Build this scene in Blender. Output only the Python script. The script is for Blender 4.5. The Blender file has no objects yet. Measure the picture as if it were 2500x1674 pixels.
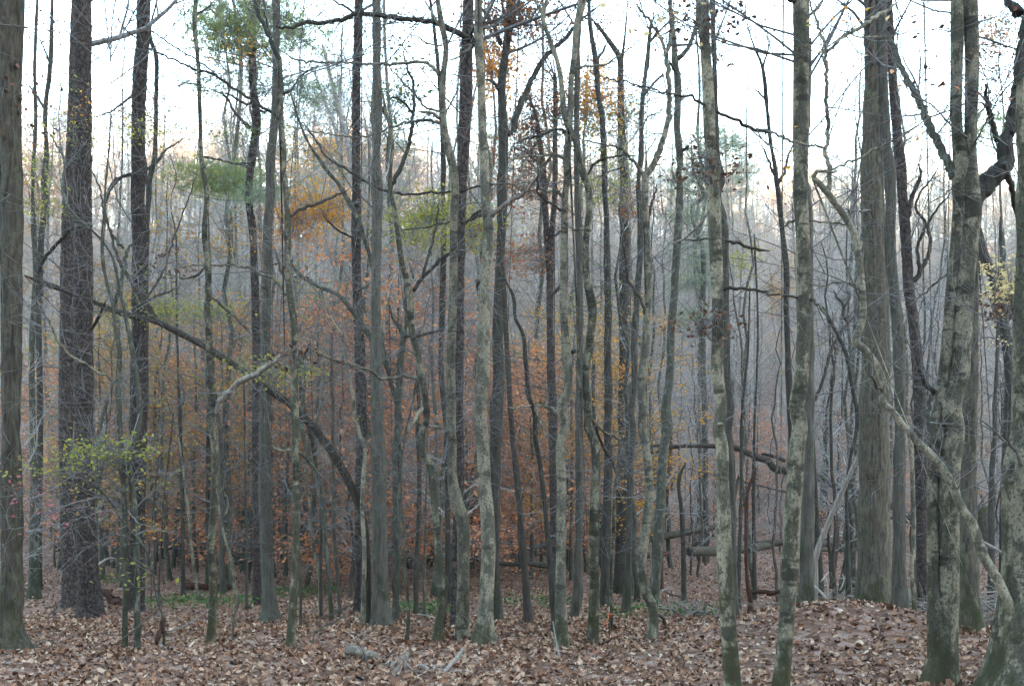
import bpy, math
import numpy as np
from mathutils import Vector

# ------------------------------------------------------------------ camera, sky, sun, exposure
F, CX, HY, EYE = 2680.0, 1250.0, 1138.0, 1.6      # focal length, centre column and horizon row in photograph pixels; eye height
SUN_EL, SUN_AZ = 3.0, 150.0                        # degrees; azimuth of the sun, clockwise from +Y
sc = bpy.context.scene
COL = sc.collection
cam_d = bpy.data.cameras.new('camera')
cam_d.sensor_width = 36.0
cam_d.lens = 36.0 * F / 2500.0
cam_d.shift_y = (HY - 837.0) / 2500.0
cam_d.clip_start, cam_d.clip_end = 0.1, 3000.0
cam = bpy.data.objects.new('camera', cam_d)
COL.objects.link(cam)
cam.location = (0, 0, EYE)
cam.rotation_euler = (math.radians(90), 0, 0)
sc.camera = cam

world = bpy.data.worlds.new('World')
sc.world = world
world.use_nodes = True
wn, wl = world.node_tree.nodes, world.node_tree.links
wn.clear()
sky = wn.new('ShaderNodeTexSky')
sky.sky_type = 'NISHITA'
sky.sun_disc = False
sky.sun_elevation = math.radians(SUN_EL)
sky.sun_rotation = math.radians(SUN_AZ)
sky.air_density = 1.0
sky.dust_density = 1.0
sky.ozone_density = 1.3
bg = wn.new('ShaderNodeBackground')
bg.inputs['Strength'].default_value = 0.15
wo = wn.new('ShaderNodeOutputWorld')
tint = wn.new('ShaderNodeMix')
tint.data_type, tint.blend_type = 'RGBA', 'MULTIPLY'
tint.inputs[0].default_value = 1.0
tint.inputs[7].default_value = (1.02, .985, 1.0, 1)      # the thin evening air leaves the sky faintly lavender
wl.new(sky.outputs[0], tint.inputs[6])
wl.new(tint.outputs[2], bg.inputs['Color'])
wl.new(bg.outputs[0], wo.inputs['Surface'])

sun_d = bpy.data.lights.new('sun', 'SUN')
sun_d.energy = 5.0
sun_d.angle = math.radians(0.5)
sun_d.color = (1.0, 0.72, 0.42)
sun = bpy.data.objects.new('sun', sun_d)
COL.objects.link(sun)
a, e = math.radians(SUN_AZ), math.radians(SUN_EL)
to_sun = Vector((math.sin(a) * math.cos(e), math.cos(a) * math.cos(e), math.sin(e)))
sun.rotation_euler = to_sun.to_track_quat('Z', 'Y').to_euler()

sc.view_settings.view_transform = 'Standard'
sc.view_settings.look = 'None'
sc.view_settings.exposure = 5.1
sc.view_settings.gamma = 1.0
sc.view_settings.use_curve_mapping = False
sc.cycles.max_bounces = 5
sc.cycles.diffuse_bounces = 3
sc.cycles.transmission_bounces = 3
sc.cycles.transparent_max_bounces = 4
sc.cycles.volume_bounces = 0
sc.cycles.use_denoising = True
sc.cycles.denoising_input_passes = 'RGB_ALBEDO_NORMAL'
sc.cycles.denoising_prefilter = 'NONE'
sc.cycles.use_adaptive_sampling = False

rng = np.random.default_rng(7)

# ------------------------------------------------------------------ terrain
_PY = np.array([-260, -150, -95, -75, -60, -40, -22, -8, 0, 8, 10, 12, 15, 18, 25, 35, 45, 55, 75, 95, 115, 140, 180, 260, 420.])
_PZ = np.array([22, 38, 47, 46, 40, 22, 7, .7, 0, 0, -.08, -.3, -.6, -.78, -1.15, -1.5, -1.3, .8, 8.5, 16.5, 23.5, 29.5, 41, 33, 10.])  # unseen ridge behind the camera, raised to keep the low sun off the valley


def smooth(x):
    x = np.clip(x, 0, 1)
    return x * x * (3 - 2 * x)


def hash2(i, j, s=0):
    h = (i * 374761393 + j * 668265263 + s * 1442695041) & 0xffffffff
    h = ((h ^ (h >> 13)) * 1274126177) & 0xffffffff
    return ((h ^ (h >> 16)) & 0xffff) / 65535.0


def vnoise(x, y, s=0, px=None):
    """value noise in 2D; px makes it periodic in x"""
    x, y = np.broadcast_arrays(np.asarray(x, float), np.asarray(y, float))
    i, j = np.floor(x).astype(np.int64), np.floor(y).astype(np.int64)
    u, v = smooth(x - i), smooth(y - j)
    i0, i1 = (i % px, (i + 1) % px) if px else (i, i + 1)
    a_, b_ = hash2(i0, j, s), hash2(i1, j, s)
    c_, d_ = hash2(i0, j + 1, s), hash2(i1, j + 1, s)
    return (a_ * (1 - u) + b_ * u) * (1 - v) + (c_ * (1 - u) + d_ * u) * v


def ground(X, Y):
    X, Y = np.asarray(X, float), np.asarray(Y, float)
    sh = 9 * smooth((X - 3) / 22.0) * smooth((Y - 32) / 16.0)
    Ye = np.where(Y > 32, Y - sh * smooth((Y - 32) / 40.0), Y)
    z = np.interp(Ye, _PY, _PZ)
    z = z + .12 * (np.interp(Ye + 3, _PY, _PZ) + np.interp(Ye - 3, _PY, _PZ) - 2 * z)
    z = z + 4.0 * (vnoise(X / 45 + 3, Y / 60, 5) - .5) * smooth((Y - 55) / 40)
    z = z + .42 * np.exp(-((X - 3.3) / 1.5) ** 2 - ((Y - 11.4) / 1.5) ** 2)
    z = z + .10 * (vnoise(X / 2.1, Y / 2.1, 1) - .5) + .05 * (vnoise(X / .7, Y / .7, 2) - .5)
    z = z + .5 * (vnoise(X / 7, Y / 7, 3) - .5) * smooth((Y - 14) / 20)
    return z


def solve_Y(px, py, lo=6.5, hi=60):
    Y = np.arange(lo, hi, .05)
    zr = EYE - (py - HY) / F * Y
    hit = np.nonzero(zr <= ground((px - CX) / F * Y, Y))[0]
    return float(Y[hit[0]]) if len(hit) else None


def world_pt(px, py, Y):
    px, py, Y = np.asarray(px, float), np.asarray(py, float), np.asarray(Y, float)
    px, py, Y = np.broadcast_arrays(px, py, Y)
    return np.stack([(px - CX) / F * Y, Y, EYE - (py - HY) / F * Y], -1)


# ------------------------------------------------------------------ mesh building in numpy
class Mesh:
    """collects vertices and faces (tris and quads) for ONE mesh object"""

    def __init__(self):
        self.v, self.q, self.t, self.n = [], [], [], 0

    def add(self, v, q=None, t=None):
        v = np.asarray(v, np.float32).reshape(-1, 3)
        if q is not None and len(q):
            self.q.append(np.asarray(q, np.int64).reshape(-1, 4) + self.n)
        if t is not None and len(t):
            self.t.append(np.asarray(t, np.int64).reshape(-1, 3) + self.n)
        self.v.append(v)
        self.n += len(v)

    def tubes(self, P, R, S=3):
        """P (C,N,3) curves, R (C,N) radii, S sides"""
        P = np.asarray(P, float)
        if P.ndim == 2:
            P, R = P[None], np.asarray(R, float)[None]
        C, N, _ = P.shape
        if C == 0:
            return
        v, q = tube_arrays(P, R, S)
        self.add(v, q)

    def data(self, name, mat, origin=(0, 0, 0), smooth_=True):
        v = np.concatenate(self.v) if self.v else np.zeros((0, 3), np.float32)
        v = v - np.asarray(origin, np.float32)
        q = np.concatenate(self.q) if self.q else np.zeros((0, 4), np.int64)
        t = np.concatenate(self.t) if self.t else np.zeros((0, 3), np.int64)
        me = bpy.data.meshes.new(name)
        me.vertices.add(len(v))
        me.vertices.foreach_set('co', v.astype(np.float32).ravel())
        me.loops.add(q.size + t.size)
        me.loops.foreach_set('vertex_index', np.concatenate([q.ravel(), t.ravel()]).astype(np.int32))
        me.polygons.add(len(q) + len(t))
        st = np.concatenate([np.arange(len(q)) * 4, q.size + np.arange(len(t)) * 3]).astype(np.int32)
        me.polygons.foreach_set('loop_start', st)
        me.update(calc_edges=True)
        if smooth_:
            me.polygons.foreach_set('use_smooth', np.ones(len(q) + len(t), bool))
        me.materials.append(mat)
        return me


def norm(v):
    return v / np.maximum(np.linalg.norm(v, axis=-1, keepdims=True), 1e-9)


def frames(P):
    T = np.empty_like(P)
    T[:, 1:-1] = P[:, 2:] - P[:, :-2]
    T[:, 0] = P[:, 1] - P[:, 0]
    T[:, -1] = P[:, -1] - P[:, -2]
    T = norm(T)
    m = np.abs(norm(P[:, -1] - P[:, 0]))
    ref = np.where(m[:, 1:2] < .8, np.array([[0, 1., 0]]), np.array([[1., 0, 0]]))
    U = norm(np.cross(T, ref[:, None, :]))
    V = np.cross(T, U)
    return U, V


def tube_arrays(P, R, S, rad=None):
    C, N, _ = P.shape
    U, V = frames(P)
    th = np.arange(S) / S * 2 * np.pi
    rr = np.asarray(R)[:, :, None] * np.ones(S) if rad is None else rad
    v = P[:, :, None, :] + rr[..., None] * (np.cos(th)[None, None, :, None] * U[:, :, None, :] + np.sin(th)[None, None, :, None] * V[:, :, None, :])
    base = (np.arange(C) * N * S)[:, None, None] + (np.arange(N - 1) * S)[None, :, None]
    k, k2 = np.arange(S), (np.arange(S) + 1) % S
    q = np.stack([base + k, base + k2, base + S + k2, base + S + k], -1).reshape(-1, 4)
    return v.reshape(-1, 3), q


def resample(pts, n):
    """smooth Catmull-Rom through pts (K,D), n points evenly by arc length of the first two dims"""
    p = np.asarray(pts, float)
    if len(p) == 2:
        return p[0] + (p[1] - p[0]) * np.linspace(0, 1, n)[:, None]
    e = np.concatenate([[2 * p[0] - p[1]], p, [2 * p[-1] - p[-2]]])
    d = np.maximum(np.linalg.norm(np.diff(p[:, :2], axis=0), axis=1), 1e-6)
    out = []
    for k in range(len(p) - 1):
        t = np.linspace(0, 1, 12, endpoint=False)[:, None]
        p0, p1, p2, p3 = e[k], e[k + 1], e[k + 2], e[k + 3]
        # finite tangents, non-uniform
        d0 = d[k - 1] if k > 0 else d[k]
        d2 = d[k + 1] if k + 1 < len(d) else d[k]
        m1 = ((p2 - p1) / d[k] * d0 + (p1 - p0) / d0 * d[k]) / (d0 + d[k]) * d[k]
        m2 = ((p3 - p2) / d2 * d[k] + (p2 - p1) / d[k] * d2) / (d[k] + d2) * d[k]
        out.append((2 * t ** 3 - 3 * t ** 2 + 1) * p1 + (t ** 3 - 2 * t ** 2 + t) * m1 + (-2 * t ** 3 + 3 * t ** 2) * p2 + (t ** 3 - t ** 2) * m2)
    f = np.concatenate(out + [p[-1:]])
    s = np.concatenate([[0], np.cumsum(np.linalg.norm(np.diff(f[:, :2], axis=0), axis=1))])
    u = np.linspace(0, s[-1], n)
    return np.stack([np.interp(u, s, f[:, k]) for k in range(f.shape[1])], -1)


def children(P, R, k, t0, t1, ang, length, N, r, up=.0, wob=.12, flat=1.0, ratio=.6, rmin=.0015):
    """grow k side branches from each curve of P: returns curves and radii"""
    C, M, _ = P.shape
    t = r.uniform(t0, t1, (C, k)) * (M - 1)
    i = np.minimum(t.astype(int), M - 2)
    f = (t - i)[..., None]
    ci = np.arange(C)[:, None]
    A = P[ci, i] * (1 - f) + P[ci, i + 1] * f
    ra = R[ci, i] * (1 - f[..., 0]) + R[ci, i + 1] * f[..., 0]
    T = norm(P[ci, i + 1] - P[ci, i])
    rv = r.normal(size=(C, k, 3))
    perp = norm(rv - (rv * T).sum(-1, keepdims=True) * T)
    an = np.radians(r.uniform(*ang, (C, k, 1)))
    D = norm(T * np.cos(an) + perp * np.sin(an))
    D = D * np.array([1, 1, flat])
    D = norm(D)
    L = r.uniform(*length, (C, k)) * (1.15 - .5 * t / (M - 1))
    pts = [A]
    d = D
    step = (L / (N - 1))[..., None]
    for _ in range(N - 1):
        d = norm(d + r.normal(0, wob, d.shape) + np.array([0, 0, up]) / (N - 1))
        pts.append(pts[-1] + d * step)
    Q = np.stack(pts, 2).reshape(C * k, N, 3)
    rr = np.maximum(ra * ratio, rmin).reshape(-1, 1) * (1 - np.linspace(0, .8, N))[None]
    return Q, np.maximum(rr, rmin * .6)


def leaf_quads(m, P, size, r, flat=.5, fold=.25, asp=.55):
    """folded diamond leaves at P (n,3)"""
    n = len(P)
    if n == 0:
        return
    a = norm(r.normal(size=(n, 3)) * np.array([1, 1, flat]))
    nrm = norm(r.normal(size=(n, 3)) * np.array([flat, flat, 1.]) + 1e-3)
    b = norm(np.cross(nrm, a))
    nn = np.cross(a, b)
    s = size * r.uniform(.6, 1.25, (n, 1))
    v = np.stack([P, P + a * s * .5 + b * s * asp * .5 + nn * s * fold * .4, P + a * s, P + a * s * .5 - b * s * asp * .5 + nn * s * fold * .4], 1)
    k = (np.arange(n) * 4)[:, None]
    m.add(v.reshape(-1, 3), t=np.concatenate([k + [0, 1, 2], k + [0, 2, 3]]))


def needles(m, P, r, n=9, length=.16, w=.007):
    K = len(P)
    d = norm(r.normal(size=(K, n, 3)) + np.array([0, 0, .35]))
    side = norm(np.cross(d, r.normal(size=(K, n, 3))))
    L = length * r.uniform(.7, 1.2, (K, n, 1))
    B = P[:, None] + 0 * d
    v = np.stack([B + side * w, B - side * w, B + d * L], 2).reshape(-1, 3)
    m.add(v, t=np.arange(len(v)).reshape(-1, 3))


# ------------------------------------------------------------------ objects
def link(name, data, parent=None, loc=(0, 0, 0), **props):
    o = bpy.data.objects.new(name, data)
    COL.objects.link(o)
    o.parent = parent
    o.location = loc
    for k, v in props.items():
        if v is not None:
            o[k] = v
    return o


def thing(name, label, cat, loc, group=None):
    return link(name, None, None, [float(c) for c in loc], label=label, category=cat, group=group)


def copy_thing(root, loc, rz, s, label=None, group=None):
    c = root.copy()
    COL.objects.link(c)
    c.location = loc
    c.rotation_euler = (0, 0, rz)
    c.scale = (s, s, s)
    if label:
        c['label'] = label
    if group:
        c['group'] = group
    for ch in root.children:
        d = ch.copy()
        COL.objects.link(d)
        d.parent = c
    return c


# ------------------------------------------------------------------ materials
def mat(name, rough=.9, spec=.2):
    m = bpy.data.materials.new(name)
    m.use_nodes = True
    nt = m.node_tree
    b = nt.nodes['Principled BSDF']
    b.inputs['Roughness'].default_value = rough
    b.inputs['Specular IOR Level'].default_value = spec
    return m, nt, b


def nd(nt, typ, **kw):
    n = nt.nodes.new(typ)
    for k, v in kw.items():
        if k in n.inputs:
            n.inputs[k].default_value = v
        else:
            setattr(n, k, v)
    return n


def ramp(nt, stops, src, mode='LINEAR'):
    n = nt.nodes.new('ShaderNodeValToRGB')
    n.color_ramp.interpolation = mode
    el = n.color_ramp.elements
    while len(el) < len(stops):
        el.new(.5)
    for x, (p, c) in zip(el, stops):
        x.position = p
        x.color = (*c, 1) if len(c) == 3 else c
    nt.links.new(src, n.inputs[0])
    return n.outputs[0]


def mapping(nt, scale, loc=None):
    tc = nt.nodes.new('ShaderNodeTexCoord')
    mp = nt.nodes.new('ShaderNodeMapping')
    mp.inputs['Scale'].default_value = scale
    nt.links.new(tc.outputs['Object'], mp.inputs['Vector'])
    if loc is not None:
        nt.links.new(loc, mp.inputs['Location'])
    return mp.outputs[0]


def noise(nt, vec, scale, detail=4, rough=.6):
    n = nd(nt, 'ShaderNodeTexNoise', Scale=scale, Detail=detail, Roughness=rough)
    nt.links.new(vec, n.inputs['Vector'])
    return n.outputs[0]


def mix(nt, fac, a_, b_, mode='MIX'):
    n = nt.nodes.new('ShaderNodeMix')
    n.data_type = 'RGBA'
    n.blend_type = mode
    for sock, val in ((n.inputs[0], fac), (n.inputs[6], a_), (n.inputs[7], b_)):
        if isinstance(val, (int, float)):
            sock.default_value = val
        elif isinstance(val, tuple):
            sock.default_value = (*val, 1)
        else:
            nt.links.new(val, sock)
    return n.outputs[2]


def math_(nt, op, a_, b_=None):
    n = nt.nodes.new('ShaderNodeMath')
    n.operation = op
    for sock, val in ((n.inputs[0], a_), (n.inputs[1], b_)):
        if val is None:
            continue
        if isinstance(val, (int, float)):
            sock.default_value = val
        else:
            nt.links.new(val, sock)
    return n.outputs[0]


def bump(nt, b, h, strength, dist):
    n = nd(nt, 'ShaderNodeBump', Strength=strength, Distance=dist)
    nt.links.new(h, n.inputs['Height'])
    nt.links.new(n.outputs[0], b.inputs['Normal'])


def bark(name, dark, light, fs=28, zr=.14, blotch=None, blotch_amt=.5, bands=0.0, moss=.0, plates=0, bstr=.8, moss_col=(.045, .06, .02), lichen=None, lichen_amt=0.):
    m, nt, b = mat(name, .92, .15)
    oi = nt.nodes.new('ShaderNodeObjectInfo')
    off = nt.nodes.new('ShaderNodeVectorMath')
    off.operation = 'SCALE'
    off.inputs[0].default_value = (13, 7, 31)
    nt.links.new(oi.outputs['Random'], off.inputs['Scale'])
    L = off.outputs[0]
    v = mapping(nt, (1, 1, zr), L)
    fine = noise(nt, v, fs, 6, .65)
    col = ramp(nt, [(.32, dark), (.68, light)], fine)
    hgt = fine
    if plates:
        vp = mapping(nt, (1, 1, .62), L)
        wv = nt.nodes.new('ShaderNodeVectorMath')
        wv.operation = 'ADD'
        nz = nt.nodes.new('ShaderNodeTexNoise')
        nz.inputs['Scale'].default_value = plates * .8
        nt.links.new(vp, nz.inputs['Vector'])
        sc_ = nt.nodes.new('ShaderNodeVectorMath')
        sc_.operation = 'SCALE'
        sc_.inputs['Scale'].default_value = .05
        nt.links.new(nz.outputs['Color'], sc_.inputs[0])
        nt.links.new(vp, wv.inputs[0])
        nt.links.new(sc_.outputs[0], wv.inputs[1])
        vo = nd(nt, 'ShaderNodeTexVoronoi', feature='DISTANCE_TO_EDGE', Scale=plates)
        nt.links.new(wv.outputs[0], vo.inputs['Vector'])
        edge = ramp(nt, [(.0, (0, 0, 0)), (.22, (1, 1, 1))], math_(nt, 'ADD', vo.outputs['Distance'], math_(nt, 'MULTIPLY', math_(nt, 'SUBTRACT', fine, .42), .5)))
        vc = nd(nt, 'ShaderNodeTexVoronoi', feature='F1', Scale=plates)
        nt.links.new(wv.outputs[0], vc.inputs['Vector'])
        tint = ramp(nt, [(.0, tuple(.75 * c for c in light)), (.5, light), (1, (light[0] * 1.5, light[1] * 1.3, light[2] * 1.25))], math_(nt, 'FRACT', math_(nt, 'MULTIPLY', vc.outputs['Color'], 3.7)))
        col = mix(nt, .6, col, tint)
        col = mix(nt, edge, tuple(.6 * c for c in dark), col)
        hgt = math_(nt, 'ADD', math_(nt, 'MULTIPLY', edge, .8), math_(nt, 'MULTIPLY', fine, .3))
    if blotch:
        bn = noise(nt, mapping(nt, (1, 1, .55), L), 8, 9, .72)
        lo = .62 - blotch_amt * .3
        fac = ramp(nt, [(lo - .025, (0, 0, 0)), (lo + .03, (1, 1, 1))], bn)
        col = mix(nt, fac, col, blotch)
        f2 = noise(nt, mapping(nt, (1, 1, .8), L), 55, 6, .7)
        col = mix(nt, ramp(nt, [(.42, (0, 0, 0)), (.66, (.75, .75, .75))], f2), col, tuple(.5 * c for c in dark))
        sp = nd(nt, 'ShaderNodeTexVoronoi', Scale=21.0)
        nt.links.new(mapping(nt, (1, 1, 1.3), L), sp.inputs['Vector'])
        col = mix(nt, ramp(nt, [(.13, (.9, .9, .9)), (.2, (0, 0, 0))], sp.outputs['Distance']), col, tuple(.55 * c for c in dark))
    if lichen:
        ln = noise(nt, mapping(nt, (1, 1, .6), L), 16, 5, .65)
        fac = ramp(nt, [(.66 - .25 * lichen_amt, (0, 0, 0)), (.72 - .2 * lichen_amt, (1, 1, 1))], ln)
        col = mix(nt, fac, col, lichen)
    if bands:
        wn_ = noise(nt, mapping(nt, (.6, .6, 1.6), L), 3.2, 3, .75)
        fac = ramp(nt, [(.60 - bands * .1, (0, 0, 0)), (.66 - bands * .1, (.85, .85, .85))], wn_)
        col = mix(nt, fac, col, tuple(.55 * c for c in dark))
        rg = noise(nt, mapping(nt, (.35, .35, 7), L), 3.5, 2, .5)
        fac = ramp(nt, [(.70, (0, 0, 0)), (.74, (.8, .8, .8))], rg)
        col = mix(nt, fac, col, tuple(.5 * c for c in dark))
    if moss:
        tc = nt.nodes.new('ShaderNodeTexCoord')
        sep = nt.nodes.new('ShaderNodeSeparateXYZ')
        nt.links.new(tc.outputs['Object'], sep.inputs[0])
        mn = noise(nt, mapping(nt, (1, 1, .5), L), 7, 5, .65)
        g = math_(nt, 'SUBTRACT', mn, math_(nt, 'MULTIPLY', sep.outputs['Z'], .16))
        fac = ramp(nt, [(.52 - moss * .25, (0, 0, 0)), (.66 - moss * .25, (.85, .85, .85))], g)
        col = mix(nt, fac, col, moss_col)
    br = nt.nodes.new('ShaderNodeMapRange')
    br.inputs['To Min'].default_value, br.inputs['To Max'].default_value = .6, .98
    nt.links.new(oi.outputs['Random'], br.inputs['Value'])
    cv = nt.nodes.new('ShaderNodeCombineXYZ')
    for k in range(3):
        nt.links.new(br.outputs[0], cv.inputs[k])
    col = mix(nt, 1.0, col, cv.outputs[0], 'MULTIPLY')
    nt.links.new(col, b.inputs['Base Color'])
    bump(nt, b, hgt, bstr, .02)
    return m


def leaf_mat(name, stops, trans=.35, rough=.6):
    m, nt, b = mat(name, rough, .2)
    g = nt.nodes.new('ShaderNodeNewGeometry')
    n = len(stops)
    col = ramp(nt, [(k / (n - 1) if n > 1 else 0, c) for k, c in enumerate(stops)], g.outputs['Random Per Island'])
    nt.links.new(col, b.inputs['Base Color'])
    if trans:
        tr = nt.nodes.new('ShaderNodeBsdfTranslucent')
        nt.links.new(mix(nt, 1.0, col, (1.5, 1.35, 1.0), 'MULTIPLY'), tr.inputs['Color'])
        mx = nt.nodes.new('ShaderNodeMixShader')
        mx.inputs[0].default_value = trans
        nt.links.new(b.outputs[0], mx.inputs[1])
        nt.links.new(tr.outputs[0], mx.inputs[2])
        nt.links.new(mx.outputs[0], nt.nodes['Material Output'].inputs['Surface'])
    return m


B = {
    'pale': bark('bark_pale_lichen', (.055, .055, .04), (.125, .122, .088), 34, .3, blotch=(.265, .245, .175), blotch_amt=.36, bands=.3, moss=.62, bstr=.6, moss_col=(.036, .037, .016)),
    'paler': bark('bark_pale_smooth', (.085, .083, .064), (.165, .16, .122), 34, .3, blotch=(.30, .277, .20), blotch_amt=.42, bands=.2, moss=.5, bstr=.5, moss_col=(.04, .041, .018)),
    'mottled': bark('bark_mottled', (.042, .043, .03), (.10, .10, .072), 34, .3, blotch=(.235, .222, .155), blotch_amt=.34, bands=.35, moss=.65, bstr=.6, moss_col=(.036, .038, .016)),
    'grey': bark('bark_grey_furrowed', (.042, .04, .033), (.128, .122, .10), 44, .10, moss=.35, bstr=1.0, lichen=(.105, .118, .09), lichen_amt=.35, moss_col=(.03, .037, .016)),
    'oak': bark('bark_oak', (.026, .023, .018), (.125, .112, .085), 38, .16, moss=.42, bstr=1.0, lichen=(.105, .112, .07), lichen_amt=.4, moss_col=(.03, .037, .014)),
    'pine': bark('bark_pine_plates', (.03, .026, .023), (.092, .076, .068), 60, .35, plates=19, bstr=1.0, moss=.0),
    'dark': bark('bark_dark', (.024, .023, .019), (.07, .067, .055), 40, .12, moss=.45, bstr=.8, lichen=(.085, .095, .07), lichen_amt=.25, moss_col=(.025, .032, .014)),
    'moss': bark('bark_lichen_grey', (.038, .04, .031), (.095, .098, .076), 36, .14, moss=.55, bstr=.7, lichen=(.145, .16, .125), lichen_amt=.5, moss_col=(.028, .035, .017)),
    'brown': bark('bark_brown', (.035, .03, .024), (.10, .086, .068), 40, .14, bstr=.7),
    'rotdark': bark('bark_dark_brown', (.022, .018, .014), (.07, .057, .043), 40, .14, bstr=.7),
    'deadgrey': bark('dead_grey_wood', (.065, .054, .042), (.25, .215, .175), 40, .10, bstr=.9),
    'twig': bark('bark_twig', (.07, .068, .066), (.23, .225, .22), 30, .3, bstr=.2),
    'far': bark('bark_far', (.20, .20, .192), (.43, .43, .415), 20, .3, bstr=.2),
    'dead': bark('dead_wood', (.11, .10, .085), (.38, .345, .30), 40, .08, bstr=.9),
    'rot': bark('rotten_wood', (.03, .016, .011), (.10, .045, .03), 40, .12, bstr=.9),
    'log': bark('mossy_log', (.045, .038, .03), (.14, .12, .095), 30, .3, blotch=(.062, .072, .028), blotch_amt=.25, bstr=.7),
}
LM = {
    'russet': leaf_mat('leaf_russet', [(.36, .14, .065), (.50, .23, .12), (.42, .165, .08), (.58, .33, .21), (.32, .135, .06), (.48, .27, .14)], .45),
    'red': leaf_mat('leaf_oak_red', [(.17, .055, .03), (.28, .095, .04), (.30, .15, .05), (.20, .07, .04)]),
    'gold': leaf_mat('leaf_gold', [(.42, .20, .03), (.52, .30, .05), (.48, .22, .03), (.38, .27, .05)], .45),
    'orange': leaf_mat('leaf_orange', [(.48, .19, .03), (.55, .28, .05), (.42, .13, .03), (.45, .30, .06)], .45),
    'yellowgreen': leaf_mat('leaf_yellow_green', [(.20, .235, .045), (.31, .30, .06), (.15, .20, .04), (.36, .31, .07)], .45),
    'green': leaf_mat('leaf_green', [(.05, .10, .022), (.085, .15, .03), (.11, .17, .04)], .35),
    'pine': leaf_mat('needle_blue_green', [(.11, .165, .12), (.155, .215, .155), (.19, .245, .165)], .4),
    'pinelight': leaf_mat('needle_olive_green', [(.13, .18, .07), (.18, .24, .09), (.26, .28, .11)], .4),
    'pink': leaf_mat('leaf_pink', [(.26, .07, .09), (.34, .13, .15), (.22, .06, .08)], .4),
    'brown': leaf_mat('leaf_dead_brown', [(.05, .028, .018), (.10, .05, .032), (.15, .075, .05)], .15),
    'cream': leaf_mat('leaf_cream', [(.5, .40, .22), (.6, .5, .3), (.35, .3, .1)], .4),
    'mixed': leaf_mat('leaf_mixed_autumn', [(.30, .20, .05), (.36, .16, .05), (.22, .22, .05), (.40, .24, .06)], .4),
    'ivy': leaf_mat('leaf_ground_green', [(.025, .065, .015), (.04, .10, .022), (.06, .10, .025)], .2),
}


def litter_material(name):
    m, nt, b = mat(name, .75, .25)
    g = nt.nodes.new('ShaderNodeNewGeometry')
    col = ramp(nt, [(0, (0.052, 0.025, 0.014)), (.16, (0.103, 0.048, 0.025)), (.32, (0.165, 0.078, 0.040)), (.46, (0.237, 0.123, 0.070)), (.58, (0.299, 0.185, 0.116)), (.70, (0.371, 0.262, 0.181)), (.79, (0.227, 0.095, 0.039)), (.86, (0.474, 0.366, 0.263)), (.92, (0.124, 0.059, 0.033)), (1, (0.062, 0.033, 0.020))], g.outputs['Random Per Island'])
    tc = nt.nodes.new('ShaderNodeTexCoord')
    n = noise(nt, tc.outputs['Object'], 60, 3, .6)
    col = mix(nt, .35, col, ramp(nt, [(.3, (.4, .4, .4)), (.7, (1, 1, 1))], n), 'MULTIPLY')
    nt.links.new(col, b.inputs['Base Color'])
    return m


LITTER = litter_material('leaf_litter')


def soil_material():
    m, nt, b = mat('ground_litter', .95, .1)
    tc = nt.nodes.new('ShaderNodeTexCoord')
    vo = nd(nt, 'ShaderNodeTexVoronoi', Scale=9.0)
    nt.links.new(tc.outputs['Object'], vo.inputs['Vector'])
    c = ramp(nt, [(0, (.05, .027, .019)), (.3, (.11, .06, .04)), (.6, (.18, .11, .08)), (.85, (.27, .19, .155)), (1, (.32, .245, .21))], vo.outputs['Color'])
    n = noise(nt, tc.outputs['Object'], .55, 5, .6)
    c = mix(nt, ramp(nt, [(.35, (0, 0, 0)), (.7, (.6, .6, .6))], n), c, (.12, .075, .05))
    n2 = noise(nt, tc.outputs['Object'], 7, 5, .7)
    nt.links.new(c, b.inputs['Base Color'])
    bump(nt, b, math_(nt, 'ADD', vo.outputs['Distance'], n2), .9, .06)
    return m


SOIL = soil_material()

# ------------------------------------------------------------------ trees read off the photograph: each gets its own distance and thickness
TILE = {}
for k_ in range(4):
    TILE['T%d' % (k_ + 1)] = (620 * k_, 0, 640 / 2007)
    TILE['M%d' % (k_ + 1)] = (620 * k_, 400, 640 / 1489)
    TILE['B%d' % (k_ + 1)] = (620 * k_, 1000, 640 / 1489)


def parse(s):
    out = []
    for part in s.split('|'):
        t, body = part.strip().split(':')
        x0, y0, k = TILE[t]
        for p in body.split(';'):
            c = [float(q) for q in p.split(',')]
            w = c[2] * k if len(c) > 2 else np.nan
            out.append((x0 + c[0] * k, y0 + c[1] * k, w))
    a_ = np.array(out)
    bad = np.isnan(a_[:, 2])
    if bad.any():
        i = np.arange(len(a_))
        a_[bad, 2] = np.interp(i[bad], i[~bad], a_[~bad, 2]) if (~bad).any() else 4.0
    return a_


def tidy(c, stem):
    """drop points where neighbouring tiles overlap and the line would double back"""
    if stem:
        c = c[np.argsort(c[:, 1], kind='stable')]
        keep = [0]
        for i in range(1, len(c)):
            if c[i, 1] - c[keep[-1], 1] > 9:
                keep.append(i)
            elif i == len(c) - 1 and len(keep) > 1:
                keep[-1] = i
        return c[keep]
    i = 1
    while i < len(c) - 1:
        u, w = c[i, :2] - c[i - 1, :2], c[i + 1, :2] - c[i, :2]
        if (u @ w) < -.25 * np.linalg.norm(u) * np.linalg.norm(w):
            c = np.delete(c, i, 0)
            i = max(1, i - 1)
        else:
            i += 1
    return c


ROUGH = {'rotdark': 'furrow', 'deadgrey': 'furrow', 'pine': 'plates', 'oak': 'furrow', 'grey': 'furrow', 'dark': 'furrow', 'moss': 'furrow', 'brown': 'furrow', 'dead': 'furrow', 'rot': 'furrow', 'log': 'lump'}


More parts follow.
